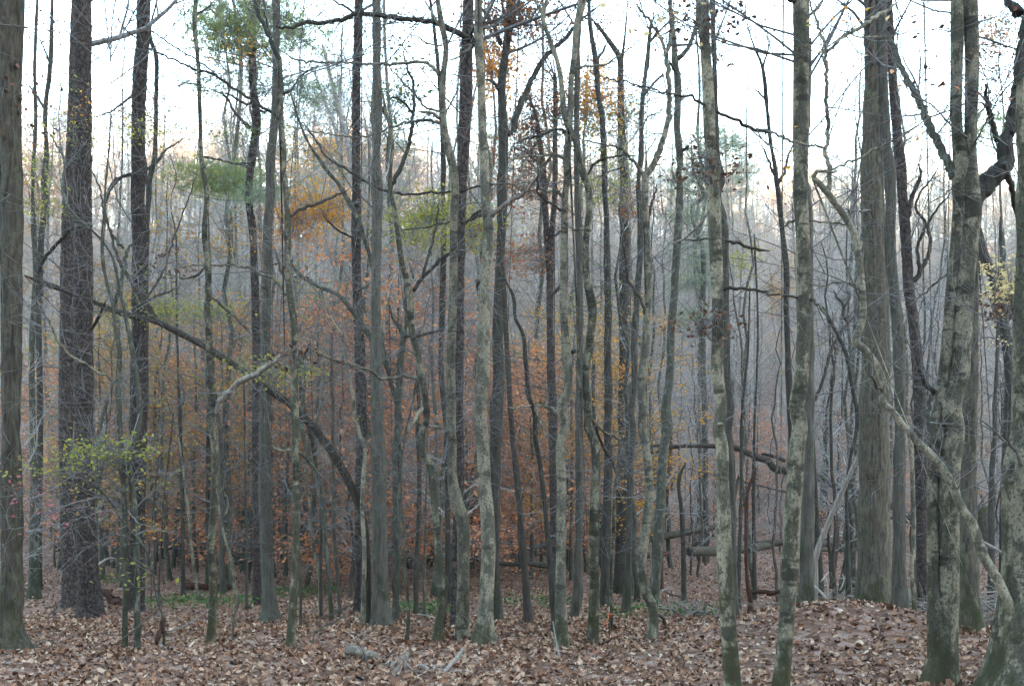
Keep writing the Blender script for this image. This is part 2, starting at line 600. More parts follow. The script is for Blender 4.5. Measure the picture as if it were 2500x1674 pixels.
def surface_radius(P, R, S, mode, seed):
    """(N,S) radii with lumps, furrows or bark plates as real relief"""
    N = len(P)
    s = np.concatenate([[0], np.cumsum(np.linalg.norm(np.diff(P, axis=0), axis=1))])
    th = np.arange(S) / S
    T, Zz = np.meshgrid(th, s)
    r = R[:, None] * np.ones(S)
    lump = (vnoise(T * 4, Zz / .35, seed, 4) - .5) * .10 + (vnoise(T * 3, Zz / 1.2, seed + 1, 3) - .5) * .12
    r = r * (1 + lump)
    circ = 2 * np.pi * np.median(R)
    if mode == 'furrow':
        k = max(6, int(circ / .048))
        n = vnoise(T * k + 0 * Zz, Zz / .22, seed + 2, k)
        r = r - np.clip(.012 + .05 * R[:, None], 0, .026) * np.abs(2 * n - 1) ** .7
    elif mode == 'plates':
        k = max(7, int(circ / .062))
        row = Zz / .085 + .35 * vnoise(T * k, Zz / .2, seed + 4, k)
        j = np.floor(row).astype(np.int64)
        u = T * k + hash2(j, j * 0 + 3, seed) * 1.0
        i = np.floor(u).astype(np.int64) % k
        fu, fv = np.abs((u % 1) - .5) * 2, np.abs((row % 1) - .5) * 2
        groove = np.clip((np.maximum(fu, fv * .95) - .72) / .28, 0, 1)
        r = r - .013 * groove + .010 * (hash2(i, j, seed + 9) - .5)
    return r


NSEED = [0]


def build_stem(px, Z, lean, bark_key, z_cut=None, to_ground=True, extend=True, detail=1.0):
    """px: (K,3) base first. Returns world polyline P (N,3), R (N) and the mesh arrays"""
    px = px.copy()
    if extend and px[-1, 1] < 8:
        x_, y_, w_ = px[-1]
        d = px[-1] - px[-2]
        sl = np.clip(d[0] / min(d[1], -20), -.22, .22)
        h = (9.5 if Z < 20 else 6.0) * F / Z
        for f_, g_ in ((.35, .95), (.7, .88), (1.0, .6)):
            px = np.vstack([px, [x_ - sl * h * f_, y_ - h * f_, w_ * g_]])
    L = np.linalg.norm(np.diff(px[:, :2], axis=0), axis=1).sum()
    wmax = np.median(px[:, 2])
    mode = ROUGH.get(bark_key, 'lump')
    step = (5.0 if mode == 'plates' else 7.0 if wmax > 16 else 11.0) / detail
    N = int(np.clip(L / step, 8, 420))
    c = resample(px, N)
    hgt = (HY - c[:, 1]) / F
    Y = Z * (1 + lean * hgt)
    P = world_pt(c[:, 0], c[:, 1], Y)
    R = np.maximum(c[:, 2], 1.2) / 2 / F * Y
    if to_ground:
        g = float(ground(P[0, 0], P[0, 1]))
        if P[0, 2] > g - .06:
            n_ = max(2, int((P[0, 2] - g + .1) / .08))
            ext = np.linspace(0, 1, n_ + 1)[1:][::-1]
            q = P[0] + np.stack([0 * ext, 0 * ext, -(P[0, 2] - (g - .1)) * ext], -1)
            P = np.vstack([q, P])
            R = np.concatenate([R[0] * (1 + .12 * ext), R])
    if to_ground:
        hg = np.maximum(P[:, 2] - float(ground(P[0, 0], P[0, 1])), 0)
        R = R * (1 + .28 * np.exp(-hg / (R[0] * 1.3 + .02)))
    S = int(np.clip(wmax * (1.0 if mode == 'plates' else .7), 7, 42))
    NSEED[0] += 17
    rad = surface_radius(P, R, S, mode, NSEED[0])[None]
    v, q = tube_arrays(P[None], R[None], S, rad)
    return P, R, v, q, S


def add_capped(m, v, q, S):
    n = len(v)
    m.add(v, q)
    # close both ends
    for ring, flip in ((np.arange(S), True), (np.arange(n - S, n), False)):
        base = m.n - n
        c = v[ring].mean(0)
        m.add(c[None])
        k = np.arange(S)
        t = np.stack([base + ring[k], base + ring[(k + 1) % S], np.full(S, m.n - 1)], -1)
        m.t.append(t[:, ::-1] if flip else t)


ALL_TREES = []


def tree(kind, label, stems, bark_key, Z=None, cat='tree', limbs=(), nb=14, blen=(.5, 1.8), foliage=(), group=None, lean=None, tmin=.25, shoots=1.0, limb_bark=None, twig_mat='twig'):
    r = np.random.default_rng(1000 + len(ALL_TREES))
    blen = (blen[0], blen[1] * 1.3)
    nb = int(nb * 1.15)
    if isinstance(stems, str):
        stems = [stems]
    px = [tidy(parse(s), True)[::-1] for s in stems]
    if Z is None:
        Z = solve_Y(px[0][0, 0], px[0][0, 1]) or 12.0
    lean = r.uniform(-.06, .06) if lean is None else lean
    bx = world_pt(px[0][0, 0], px[0][0, 1], Z)
    base = np.array([bx[0], Z, float(ground(bx[0], Z))])
    root = thing(kind, label, cat, base, group)
    skel_P, skel_R = [], []
    tw = Mesh()
    for k, p in enumerate(px):
        low = p[0, 1] > 1380
        P, R, v, q, S = build_stem(p, Z, lean, bark_key, to_ground=(k == 0 or low))
        m = Mesh()
        add_capped(m, v, q, S)
        link('trunk', m.data('trunk', B[bark_key], base), root)
        top = np.nonzero(P[:, 2] > EYE + HY / F * P[:, 1] + (-.9 if Z > 10 else .3))[0]
        if Z < 20.5 and len(top) > 6:
            # the bare crown above the picture, added to shade the trunks and ground
            Q, QR = children(P[top][None], R[top][None], 11 if R[top[0]] > .05 else 6, .0, .98, (35, 75), (1.2, 3.6), 7, r, up=.5, wob=.14, ratio=.4, rmin=.008)
            tw.tubes(Q, QR, 3)
            Q2, R2 = children(Q, QR, 6, .15, 1, (25, 60), (.5, 1.8), 4, r, up=.25, wob=.13, ratio=.55, rmin=.006)
            tw.tubes(Q2, R2, 3)
            Q3, R3 = children(Q2, R2, 3, .2, 1, (20, 55), (.25, .9), 3, r, up=.1, wob=.12, ratio=.6, rmin=.005)
            tw.tubes(Q3, R3, 3)
        skel_P.append(P)
        skel_R.append(R)
        if nb and k < 3:
            n_ = nb if k == 0 else nb // 2
            i = np.linspace(0, len(P) - 1, 24).astype(int)
            Q, QR = children(P[i][None], R[i][None], n_, tmin, .97, (50, 95), blen, 6, r, up=.35, wob=.16, ratio=.16, rmin=.0045)
            QR = np.minimum(QR, .012)
            tw.tubes(Q, QR, 3)
            Q2, R2 = children(Q, QR, int(4 * shoots), .15, .95, (30, 70), (.25, 1.0), 4, r, up=.15, wob=.12, ratio=.6, rmin=.0028)
            tw.tubes(Q2, R2, 3)
            Q3, R3 = children(Q2, R2, int(3 * shoots), .2, 1, (30, 60), (.1, .4), 3, r, up=.1, wob=.12, ratio=.7, rmin=.0018)
            tw.tubes(Q3, R3, 3)
    for lb in limbs:
        s, dz = lb[0], lb[1]
        lbk = lb[2] if len(lb) > 2 else (limb_bark or bark_key)
        c = tidy(parse(s), False)
        L = np.linalg.norm(np.diff(c[:, :2], axis=0), axis=1).sum()
        N = int(np.clip(L / 8, 6, 120))
        c = resample(c, N)
        Y = Z * (1 + lean * (HY - c[:, 1]) / F) + dz * np.linspace(0, 1, N) ** 1.2
        P = world_pt(c[:, 0], c[:, 1], Y)
        P[1:-1] += r.normal(0, .006, (N - 2, 3))
        R = np.maximum(c[:, 2], 1.4) / 2 / F * Y * (1 - .6 * np.clip((np.linspace(0, 1, N) - .8) / .2, 0, 1) ** 1.5)
        S = int(np.clip(np.median(c[:, 2]) * .8, 6, 24))
        NSEED[0] += 5
        v, q = tube_arrays(P[None], R[None], S, surface_radius(P, R, S, ROUGH.get(lbk, 'lump') if R.mean() > .03 else 'lump', NSEED[0])[None])
        m = Mesh()
        add_capped(m, v, q, S)
        link('limb', m.data('limb', B[lbk], base), root)
        skel_P.append(P)
        skel_R.append(R)
        i = np.linspace(0, N - 1, 12).astype(int)
        k_ = int(np.clip(L / 45, 2, 12) * shoots)
        if k_ > 0:
            Q, QR = children(P[i][None], R[i][None], k_, .25, 1, (25, 70), (.25, 1.1), 6, r, up=.12, wob=.15, ratio=.45, rmin=.0028)
            QR = np.minimum(QR, .008)
            tw.tubes(Q, QR, 3)
            Q2, R2 = children(Q, QR, 4, .2, 1, (30, 65), (.12, .5), 4, r, wob=.14, ratio=.7, rmin=.002)
            tw.tubes(Q2, R2, 3)
    if foliage:
        allP = np.concatenate([p[::3] for p in skel_P])
        by = {}
        for fo in foliage:
            c = parse(fo[0])[0]
            rx, ry, n, mk, size = fo[1:6]
            Zf = Z + (fo[6] if len(fo) > 6 else 0)
            ctr = world_pt(c[0], c[1], Zf)
            kx, kz = rx / F * Zf, ry / F * Zf
            if len(fo) > 6 and fo[6] >= 2:
                n, size, rx, ry = int(n * 3.4), size * 1.3, rx * 1.8, ry * 1.5
            elif mk == 'red':
                n = int(n * 1.7)
            if mk.startswith('pine'):
                rx, ry, n = (rx * 1.35, ry * 1.15, int(n * .8)) if mk == 'pine' else (rx * 1.35, ry * 1.2, int(n * .75))
            per = int(np.clip(n // 2, 3, 9))
            K = max(2, n // per)
            e = r.normal(size=(K, 3))
            e = norm(e) * r.uniform(0, 1, (K, 1)) ** .8 * 1.45
            cl = ctr + e * np.array([kx, kx * .9, kz])
            if kz > .25:
                cl[:, 2] += .6 * (np.round(cl[:, 2] / .34) * .34 - cl[:, 2])     # foliage hangs in layers
            d = np.linalg.norm(allP[None] - cl[:, None], axis=2) + r.uniform(0, .6, (K, len(allP)))
            st = allP[d.argmin(1)]
            far_ = (d.min(1) > 2.2) | (len(fo) > 6 and fo[6] >= 2)
            st[far_] = cl[far_] + (ctr - cl[far_]) * .3 + np.array([0, 0, -.15])
            tt = np.linspace(0, 1, 7)[None, :, None]
            Q = st[:, None] * (1 - tt) + cl[:, None] * tt
            Q = Q + np.sin(tt * np.pi) * r.normal(0, .12, (K, 1, 3)) * np.linalg.norm(cl - st, axis=1)[:, None, None]
            QR = np.full((K, 1), .006) * (1 - np.linspace(0, .7, 7))[None]
            tw.tubes(Q, QR, 3)
            Q2, R2 = children(Q, QR, 3, .5, 1, (20, 60), (.15, .5), 4, r, wob=.12, ratio=.6, rmin=.002)
            tw.tubes(Q2, R2, 3)
            m = by.setdefault(mk, Mesh())
            LP = np.repeat(cl, per, 0) + r.normal(0, 1, (K * per, 3)) * np.array([.20, .20, .07]) * (1.4 if mk.startswith('pine') else 1)
            if mk.startswith('pine'):
                needles(m, LP, r, 9, .15, .006)
            else:
                leaf_quads(m, LP, size, r)
        for mk, m in by.items():
            nm = 'needles' if mk.startswith('pine') else 'leaves'
            link(nm, m.data(nm, LM[mk], base, smooth_=False), root, kind='stuff')
    if tw.n:
        link('twigs', tw.data('twigs', B[twig_mat], base), root, kind='stuff')
    ALL_TREES.append((root, base, Z, float(px[0][0, 2]) / 2 / F * Z))
    return root

# ---- left part of the picture
tree('oak_tree', 'thick rough left-edge oak trunk with a flared foot and a tan vine on it',
     'T1:70,0,230;75,500,180;80,1000,165|M1:66,0,118;68,400,122;66,900,118;64,1500,108|B1:66,500,128;68,1000,132;45,1250,190;20,1345,330', 'oak', Z=10.4,
     nb=5, limbs=[('M1:-10,480,20;10,560,24;45,680,26;72,800,26;88,950,24;96,1100,22;94,1200,18', -.12, 'brown'),
                  ('B1:-5,470,20;15,380,24;40,300,22;62,230,16;70,120,12', -.14, 'brown')], foliage=[('T1:-20,700', 60, 90, 120, 'brown', .07)], group='oaks with furrowed bark', lean=0)
tree('pine_tree', 'large dark plated pine trunk, front one of the touching pair near the left edge',
     'T1:632,0,132|M1:469,0,98;472,615,105;474,1000,106;477,1500,103|B1:477,0,106;482,500,116;498,900,118;510,1130,132', 'pine', Z=16.6, nb=6, lean=0,
     foliage=[('T1:560,800', 14, 30, 46, 'gold', .055, -.6), ('T1:560,1000', 22, 18, 70, 'yellowgreen', .055, -.6), ('T1:540,650', 10, 20, 24, 'yellowgreen', .055, -.6)], group='pines with plated bark')
tree('pine_tree', 'dark plated pine trunk hidden half behind its larger touching neighbour near the left edge',
     'T1:592,0,88;575,500,92;560,1000,94|M1:388,300,72;382,600,74;380,900,76;376,1500,78|B1:380,0,90;384,500,90;398,1000,88;404,1150,96', 'pine', Z=18.8, nb=5, lean=0, group='pines with plated bark')
tree('tree', 'slim pale grey trunk left of the paired pines, its upper stem thin against the sky',
     ['T1:285,0,28;265,500,32;272,1000,36;250,1500,32|M1:190,0,28;188,300,34;200,600,30;185,900,36;180,1200,38;185,1500,40|B1:190,300,44;195,900,66;195,1150,84'], 'moss', Z=21,
     nb=18, foliage=[('M1:300,240', 45, 40, 170, 'yellowgreen', .06, -3), ('M1:230,160', 40, 50, 150, 'yellowgreen', .06, -2), ('T1:380,1250', 45, 30, 160, 'yellowgreen', .06, -2), ('T1:330,130', 10, 22, 30, 'brown', .09), ('T1:350,300', 14, 26, 40, 'brown', .08), ('T1:320,900', 70, 130, 130, 'brown', .05)])
tree('tree', 'slender dark wavy trunk between the slim pale grey trunk and the paired pines',
     'T1:400,0,28;385,500,40;345,900,40;355,1200,42;340,1560,46|M1:252,60,38;245,300,36;225,600,40;218,900,38;224,1200,38;228,1500,38|B1:228,100,38;222,600,40;220,1150,44', 'dark', Z=23, nb=22,
     limbs=[('T1:340,830,22;300,760,18;250,690,12;190,640,8', .5), ('T1:385,500,18;340,380,14;300,300,10;240,220,7', .4)], foliage=[('T1:340,600', 70, 140, 110, 'brown', .05)])
tree('pine_tree', 'dark pine trunk right of the paired pines with a slim stem rising beside it',
     'T1:1100,0,102;1095,300,106;1072,600,108;1064,900,106;1060,1200,104;1055,1560,106|M1:790,0,84;793,300,92;794,600,90;790,900,84;788,1200,90;784,1500,90|B1:784,300,86;776,700,84;766,1130,96', 'pine', Z=18, nb=8, lean=0,
     limbs=[('T1:1010,1330,30;930,1360,28;860,1420,32;825,1490,34;815,1560,26', -.5, 'brown'), ('T1:1015,730,22;930,800,18;860,850,14;700,905,9', -.6), ('M1:745,60,26;690,75,24;640,110,26;612,170,26', -.6, 'brown')],
     foliage=[('T1:1050,1010', 34, 22, 150, 'yellowgreen', .055, -.8), ('T1:920,1000', 40, 32, 130, 'green', .05, 1.5), ('T1:1270,1000', 60, 36, 250, 'green', .05, 1.5), ('M1:770,640', 20, 14, 40, 'yellowgreen', .055, -.6), ('M1:760,740', 16, 14, 36, 'yellowgreen', .055, -.6), ('T1:1330,980', 30, 24, 70, 'yellowgreen', .05, 1)], group='pines with plated bark')
tree('tree', 'slim forked dark stem hugging the right side of the lone dark pine',
     'T1:1212,-30,18;1160,170,22;1148,280,36;1188,400,38;1196,700,38;1192,1000,38;1176,1250,40;1140,1500,48|M1:868,0,34;848,100,34;838,300,30;832,600,30;830,1000,30;826,1500,30|B1:820,300,30;812,700,32;806,1140,40', 'dark', Z=20.5, nb=20,
     limbs=[('T1:1140,1300,40;1200,1240,30;1260,1160,20;1330,1110,14;1420,1050,8', .8)])
tree('sapling', 'thin mossy wavy sapling in front of the lone dark pine, its top forked among twigs',
     ['T1:835,300,9;850,600,13;846,900,18;830,1200,22;800,1520,24|M1:605,40,20;592,300,22;580,500,24;600,650,24;640,800,26;656,950,28;680,1080,32;672,1200,34;670,1500,36|B1:680,100,36;695,300,34;706,600,36;713,900,36;706,1345,38',
      'M1:440,310,10;530,385,16;598,460,20;650,560,22;668,660,24;700,800,28;740,1000,32;772,1180,36;785,1500,36|B1:738,240,36;745,400,38;768,600,40;776,1000,40;782,1345,42'], 'moss', Z=10.6, nb=26, blen=(.4, 1.3),
     limbs=[('M1:640,830,24;675,720,22;705,600,22;718,500,18;760,440,12;830,400,8', .4), ('M1:510,370,18;420,290,18;360,60,14|T1:500,1290,16;390,1050,14;350,980,9', .6), ('M1:700,480,18;640,400,16;600,300,12;560,120,9|T1:520,1050,8', .3), ('M1:665,1240,16;520,1160,16;360,1050,14;280,900,10;180,720,8', -.7, 'paler')],
     foliage=[('B1:560,240', 56, 14, 330, 'yellowgreen', .046, -.3), ('B1:310,350', 28, 11, 120, 'yellowgreen', .046, -.4), ('B1:760,200', 22, 10, 64, 'yellowgreen', .05, -.4), ('B1:650,430', 30, 16, 60, 'mixed', .045, .3), ('B1:800,395', 20, 14, 36, 'yellowgreen', .045, .1)])
tree('sapling', 'bent little sapling with yellowish leaves rising from a reddish rotten stub',
     'B1:370,390,8;470,420,10;560,450,13;600,490,15;650,550,17;690,620,18;735,680,18;812,765,19;850,850,18;872,960,17;900,1100,17;930,1190,20', 'moss', Z=10.4, nb=6, blen=(.3, .8), tmin=.4,
     limbs=[('B1:930,1185,26;925,1220,30;905,1270,30;890,1335,32', -.1, 'rot'), ('B1:605,495,9;540,500,9;450,520,9;340,560,9;200,650,7;0,680,5', -.5, 'twig'), ('B1:690,610,9;620,575,8;480,610,7;330,650,6;160,700,5', -.3, 'twig'), ('B1:800,650,8;740,590,8;720,560,6', .2, 'twig'), ('B1:860,1000,6;920,1080,8;900,1130,8', -.1)],
     foliage=[('B1:800,890', 24, 12, 20, 'yellowgreen', .055), ('B1:800,960', 20, 14, 14, 'yellowgreen', .055), ('B1:880,680', 36, 14, 60, 'mixed', .042), ('B1:560,565', 36, 8, 26, 'yellowgreen', .04), ('B1:150,440', 24, 20, 40, 'pink', .05, -.5), ('B1:320,550', 30, 20, 40, 'pink', .045, -.5), ('B1:220,470', 40, 30, 24, 'pink', .045, -.5)])
tree('sapling', 'upright dark thin sapling between the lone dark pine and the lichen-spotted sapling',
     'T1:1300,1180,6;1310,1500,8|M1:1000,100,12;998,400,14;1002,700,15;1006,1000,16;1022,1400,20|B1:1020,0,22;1030,300,24;1036,600,26;1040,1120,30', 'dark', Z=22, nb=22)
tree('sapling', 'leaning pale twig-thin stem just right of the upright dark thin sapling',
     'M1:965,600,8;990,900,9|B1:940,-100,9;1000,100,10;1050,420,14;1075,620,18;1090,800,18;1115,1000,18;1135,1130,20', 'paler', Z=20.5, nb=8)
tree('sapling', 'two crossing dark whips behind the yellow-leaved shrub',
     ['B1:985,20,10;960,250,12;930,500,12;915,800,13;903,1010,16', 'B1:930,60,8;900,300,9;870,560,9;858,1150,12'], 'brown', Z=18.5, nb=8)
tree('maple_tree', 'slender lichen-spotted maple standing alone left of the crooked needle-topped pine, black against the sky',
     'T1:1500,0,30;1490,120,36;1518,500,30;1526,700,34;1535,1000,31;1542,1200,33;1584,1500,40|M1:1148,0,29;1170,200,30;1162,380,34;1185,650,36;1177,800,34;1186,1000,35;1190,1300,38;1206,1500,42|B1:1208,0,38;1225,250,40;1214,500,40;1200,800,44;1211,1000,46;1196,1345,54', 'mottled', nb=34, blen=(.5, 1.7),
     limbs=[('M1:1215,1420,26;1228,1385,30;1290,1300,33;1350,1250,34;1489,1172,36|M2:0,1196,34;100,1132,30;212,1042,22', -.35, 'dead'), ('T1:1500,120,20;1560,80,18;1620,35,14;1650,0,10', .4), ('T1:1530,660,16;1430,640,12;1330,670,8', .3), ('M1:1190,560,14;1100,640,12;1060,650,10;940,620,8;850,570,6', .6), ('M1:1200,760,12;1300,840,12;1420,960,9', .8), ('T1:1560,1200,14;1720,1235,14;1820,1255,13;1930,1235,12;2007,1215,10', .7)], group='lichen-spotted maples')
tree('pine_tree', 'crooked needle-topped pine with airy green sprays, left of the furrowed grey trunk',
     'T1:1975,0,50;1940,150,50;1930,400,56;1935,650,60;1965,900,66;1930,1200,64;1905,1500,66|M1:1415,120,44;1414,230,44;1432,350,44;1440,500,44;1450,800,46;1456,1100,48;1455,1500,50|B1:1456,300,48;1459,600,48;1462,1000,52;1466,1145,62', 'pine', Z=20, nb=26, blen=(.8, 2.6), tmin=.4, group='pines with plated bark', lean=0,
     limbs=[('T1:1950,260,26;1860,250,22;1750,200,18;1600,60,12', .8), ('T1:1960,760,24;1900,800,20;1780,740,14;1690,700,10', -.5), ('T1:1910,980,34;1860,930,26;1790,850,20;1730,740,16;1600,680,10', .9), ('T2:0,800,26;60,860,22;110,850,14', .4), ('T1:1930,1290,22;1820,1255,16;1700,1230,12;1500,1180,8', .5)],
     foliage=[('T1:1640,260', 70, 45, 420, 'pinelight', .05), ('T1:1880,330', 90, 50, 520, 'pinelight', .05), ('T1:1780,80', 110, 40, 480, 'pinelight', .05), ('T2:300,250', 90, 50, 420, 'pinelight', .05, 1), ('T2:100,80', 90, 40, 300, 'pinelight', .05, 1), ('T2:350,700', 70, 28, 260, 'pine', .05, .5), ('T1:1560,620', 50, 22, 140, 'pine', .05, .3), ('T1:1720,1380', 80, 30, 300, 'pinelight', .05, 2), ('T1:1940,1480', 40, 26, 140, 'pine', .05, -.5),
              ('T1:1900,380', 40, 20, 90, 'gold', .06, -1), ('T1:1820,460', 40, 16, 60, 'orange', .06, -1), ('T1:1880,1060', 36, 24, 150, 'green', .055, -1), ('M1:1440,420', 24, 30, 90, 'orange', .06, -1)])
tree('tree', 'straight furrowed grey trunk left of the slim pale forked maple, wide at its foot',
     'T2:172,0,66;168,500,60;152,1000,70;125,1500,78|M2:92,0,58;82,300,58;75,600,60;68,900,62;63,1200,66;61,1500,68|B2:63,0,72;65,400,78;72,800,78;86,1100,88;88,1195,116', 'grey', nb=8, lean=0, group='straight grey furrowed trunks', Z=15.4,
     limbs=[('T2:140,40,16;170,0,18', .3)])
tree('maple_tree', 'slim pale forked maple crossing in front of the arched dead trunk',
     'T2:198,465,34;206,600,33;208,800,34;220,1050,36;232,1200,36;250,1500,38|M2:168,0,27;185,200,34;192,400,36;190,600,32;205,750,36;232,950,40;231,1100,38;228,1300,44;236,1500,44|B2:236,100,42;238,300,40;239,600,40;235,900,44;222,1100,48;210,1360,56', 'mottled', nb=34, blen=(.5, 1.8),
     limbs=[('T2:198,470,32;170,420,30;130,330,28;60,170,28;10,10,32;-10,-60,28', .3, 'dark'), ('T2:205,450,20;160,350,19;112,210,17;75,20,15;70,-40,12', .1, 'dark'), ('T2:225,720,22;275,700,20;300,670,18;350,590,15;400,555,12;500,500,8', .5, 'dark'),
            ('T2:196,915,26;150,870,26;95,838,25;0,778,24|T1:1860,725,23;1750,655,22;1640,570,20;1500,530,17;1300,445,15;1120,350,13;950,210,11;870,90,9;815,-10,7', .9, 'dark'), ('T1:1640,560,12;1500,455,12;1350,370,12;1180,250,11;1050,130,10;880,0,8', 1.2, 'dark'),
            ('M2:200,300,16;260,260,20;350,230,20;440,190,16;540,145,12', .6, 'brown'), ('M2:180,745,16;150,700,16;90,640,18;40,628,16|M1:1440,600,16;1380,585,15;1200,575,12;980,590,8', .5, 'paler'), ('M2:200,560,12;240,610,14;215,545,10', .2), ('M2:190,670,14;150,600,14;118,500,10', .3, 'brown'), ('B2:225,240,14;180,235,18;125,225,20;102,195,16', -.3, 'paler'), ('B2:255,245,14;290,270,16;325,310,14;345,345,10', .3), ('M2:180,440,12;172,400,14;150,350,10', .2, 'brown')],
     foliage=[('M2:215,1100', 14, 14, 40, 'brown', .075, -.15), ('M2:185,630', 9, 9, 24, 'brown', .07, -.1), ('M2:100,1190', 34, 10, 40, 'yellowgreen', .045, 2), ('M2:260,1180', 20, 14, 26, 'yellowgreen', .045, 2), ('M1:1400,1150', 26, 12, 24, 'yellowgreen', .045, 2)], group='lichen-spotted maples')
tree('leaning_tree', 'long arched dead trunk leaning left from the dark slim pine to the paired pines',
     'M1:140,634,13;180,642,25;260,682,34;340,710,34;440,750,34;540,788,36;640,830,37;760,868,39;880,892,40;1000,950,43;1150,1030,44;1300,1122,45;1400,1190,45;1489,1248,46|M2:100,1292,48;200,1362,50;330,1485,50|B2:300,60,51;370,140,52;450,250,54;530,390,56;580,490,58;608,580,56;628,690,50;640,850,45;648,1000,40;650,1222,45', 'rotdark', Z=14.2, nb=4, lean=0, cat='leaning trunk',
     limbs=[('M1:885,885,30;830,790,30;740,660,24;690,580,22;645,460,16;618,350,11;590,250,8', .4), ('M1:212,650,24;222,600,24;250,540,22;290,490,21;340,440,20;390,385,16;430,335,12', -.4), ('M1:840,760,12;880,690,14;930,600,13;980,450,11;1040,280,9;1120,60,6', .7), ('M1:845,775,12;910,740,15;1000,710,10', .4), ('M1:520,940,20;560,870,18;600,780,14', -.3)],
     foliage=[('M1:870,890', 16, 10, 24, 'yellowgreen', .05, -.2), ('M1:920,520', 9, 20, 30, 'brown', .09, .4), ('M1:985,610', 12, 18, 30, 'brown', .09, .4), ('M1:940,830', 60, 30, 150, 'yellowgreen', .05, 4), ('M1:1230,840', 40, 20, 80, 'yellowgreen', .05, 4)])
tree('pine_tree', 'dark slim pine at the foot of the arched dead trunk, left of the thickest trunk',
     'T2:800,0,64;797,200,66;788,500,66;782,800,67;781,1100,66;782,1400,66|M2:580,0,52;582,300,54;582,600,52;590,800,58;600,1000,62;606,1250,66;612,1500,64|B2:610,0,64;606,300,60;600,600,52;598,800,52;595,1000,50;592,1145,56', 'pine', Z=16.8, nb=8, lean=0, group='pines with plated bark',
     limbs=[('M2:600,720,16;640,695,18;660,675,10', -.3), ('M2:575,420,12;480,380,12;400,300,8', -.5)], foliage=[('M2:612,870', 9, 14, 30, 'yellowgreen', .05, -.3), ('M2:630,940', 9, 9, 20, 'yellowgreen', .05, -.3), ('M2:600,1420', 12, 10, 26, 'yellowgreen', .05, -.3)])
tree('sapling', 'thin pale wavy stem running up the front of the dark slim pine at centre left',
     'M2:380,700,8;440,880,12;490,960,16;530,1150,18;565,1350,20;598,1530,22|B2:572,30,20;592,100,20;622,190,22;620,400,24;614,550,24;626,750,26;624,1000,28;620,1235,32', 'paler', Z=13.9, nb=14, blen=(.4, 1.2))
tree('tree', 'thickest straight grey trunk at centre left, mossy at its wide foot',
     'T2:937,0,70;937,500,75;942,900,85;940,1300,90|M2:695,0,60;699,300,65;693,700,58;694,1000,66;698,1400,78|B2:697,0,77;708,300,92;713,600,92;719,1000,98;724,1180,108;728,1250,128', 'grey', nb=8, lean=0, group='straight grey furrowed trunks', Z=14.0,
     limbs=[('T2:975,820,30;1010,870,24;1045,950,22;1062,1050,20', .6, 'moss'), ('T2:940,780,22;960,640,16;955,520,9', -.3, 'dead')])
tree('sapling', 'mossy twin-stemmed sapling just right of the thickest straight grey trunk',
     ['M2:770,800,14;790,880,22;838,940,36;835,1100,42;826,1300,46;820,1500,46|B2:815,30,42;806,200,40;808,500,46;813,800,48;808,1000,42;806,1145,46',
      'T2:285,720,16;330,880,22;372,1000,26;430,1120,30;500,1220,36;580,1330,40;660,1430,44|M2:470,100,30;530,200,36;585,300,36;630,430,30;665,560,26;690,760,28;715,950,30;752,1130,30;795,1310,32;824,1470,36|B2:815,100,36;830,250,34;825,500,34;815,700,36',
      'M2:205,555,18;260,630,26;340,682,28;420,702,28;500,762,30;560,835,34;640,950,36;700,1060,32;755,1160,30'], 'moss', Z=15.3, nb=26,
     limbs=[('M2:850,985,20;868,880,22;862,760,18;855,640,12', .3), ('M2:850,990,18;880,978,20;905,985,14', -.2), ('M2:640,1200,12;560,1150,12;440,1110,10;260,1010,7', -.3, 'paler')], foliage=[('M2:400,250', 70, 60, 420, 'gold', .055, 6), ('M2:230,330', 60, 60, 320, 'orange', .055, 6)])
tree('maple_tree', 'sinuous lichen-grey young maple right of the thickest straight trunk, forking halfway up',
     'T2:985,700,14;1012,870,24;1045,980,26;1062,1100,28;1045,1300,30;1052,1500,30|M2:775,150,26;797,260,30;822,430,32;840,560,32;872,680,36;890,780,42;890,880,38;904,980,36;930,1080,37;953,1200,35;974,1350,35;975,1480,36|B2:980,0,38;965,100,36;953,150,36;962,240,38;1002,320,46;1014,400,42;1031,600,38;1046,800,38;1068,950,42;1062,1100,46;1046,1295,60', 'mottled', nb=36, blen=(.5, 1.7), Z=11.4,
     limbs=[('T2:1050,1440,30;1085,1350,34;1130,1270,34;1190,1100,30;1215,900,28;1225,700,24;1215,610,22;1180,550,18;1155,470,14;1150,280,10', .5, 'dark'), ('M2:905,720,24;960,640,22;1010,590,20;1085,525,20;1180,430,10', .6, 'dark'), ('M2:960,640,18;990,520,16;1030,380,13;1055,200,9', .4, 'dark'), ('M2:905,650,12;880,560,12', .2), ('M2:925,1220,22;860,1206,18;710,1214,18;680,1190,18;650,1170,16;560,1140,13;440,1110,11;340,1060,9;260,1008,7', -.6, 'paler'),
            ('B2:960,-10,26;920,40,24;890,90,20;870,130,14', -.2, 'paler'), ('B2:890,60,12;960,85,14;1090,105,10', .3, 'paler'), ('M2:918,980,18;1000,960,18;1080,945,12', .4, 'brown'), ('T2:1215,860,20;1180,820,18;1130,780,16;1085,748,14;1040,750,10', -.3, 'dark')],
     foliage=[('M2:900,400', 60, 40, 130, 'yellowgreen', .05, 4), ('T2:1150,700', 30, 130, 90, 'green', .05, 3)], group='lichen-spotted maples')
tree('sapling', 'very thin crooked sapling alone on leaves between the thickest trunk and the sinuous maple',
     'M2:960,1000,8;930,1200,18|B2:830,350,16;826,500,18;838,600,20;850,720,20;856,880,22;868,1000,24;876,1200,28;868,1300,32', 'moss', nb=10, Z=11.6)
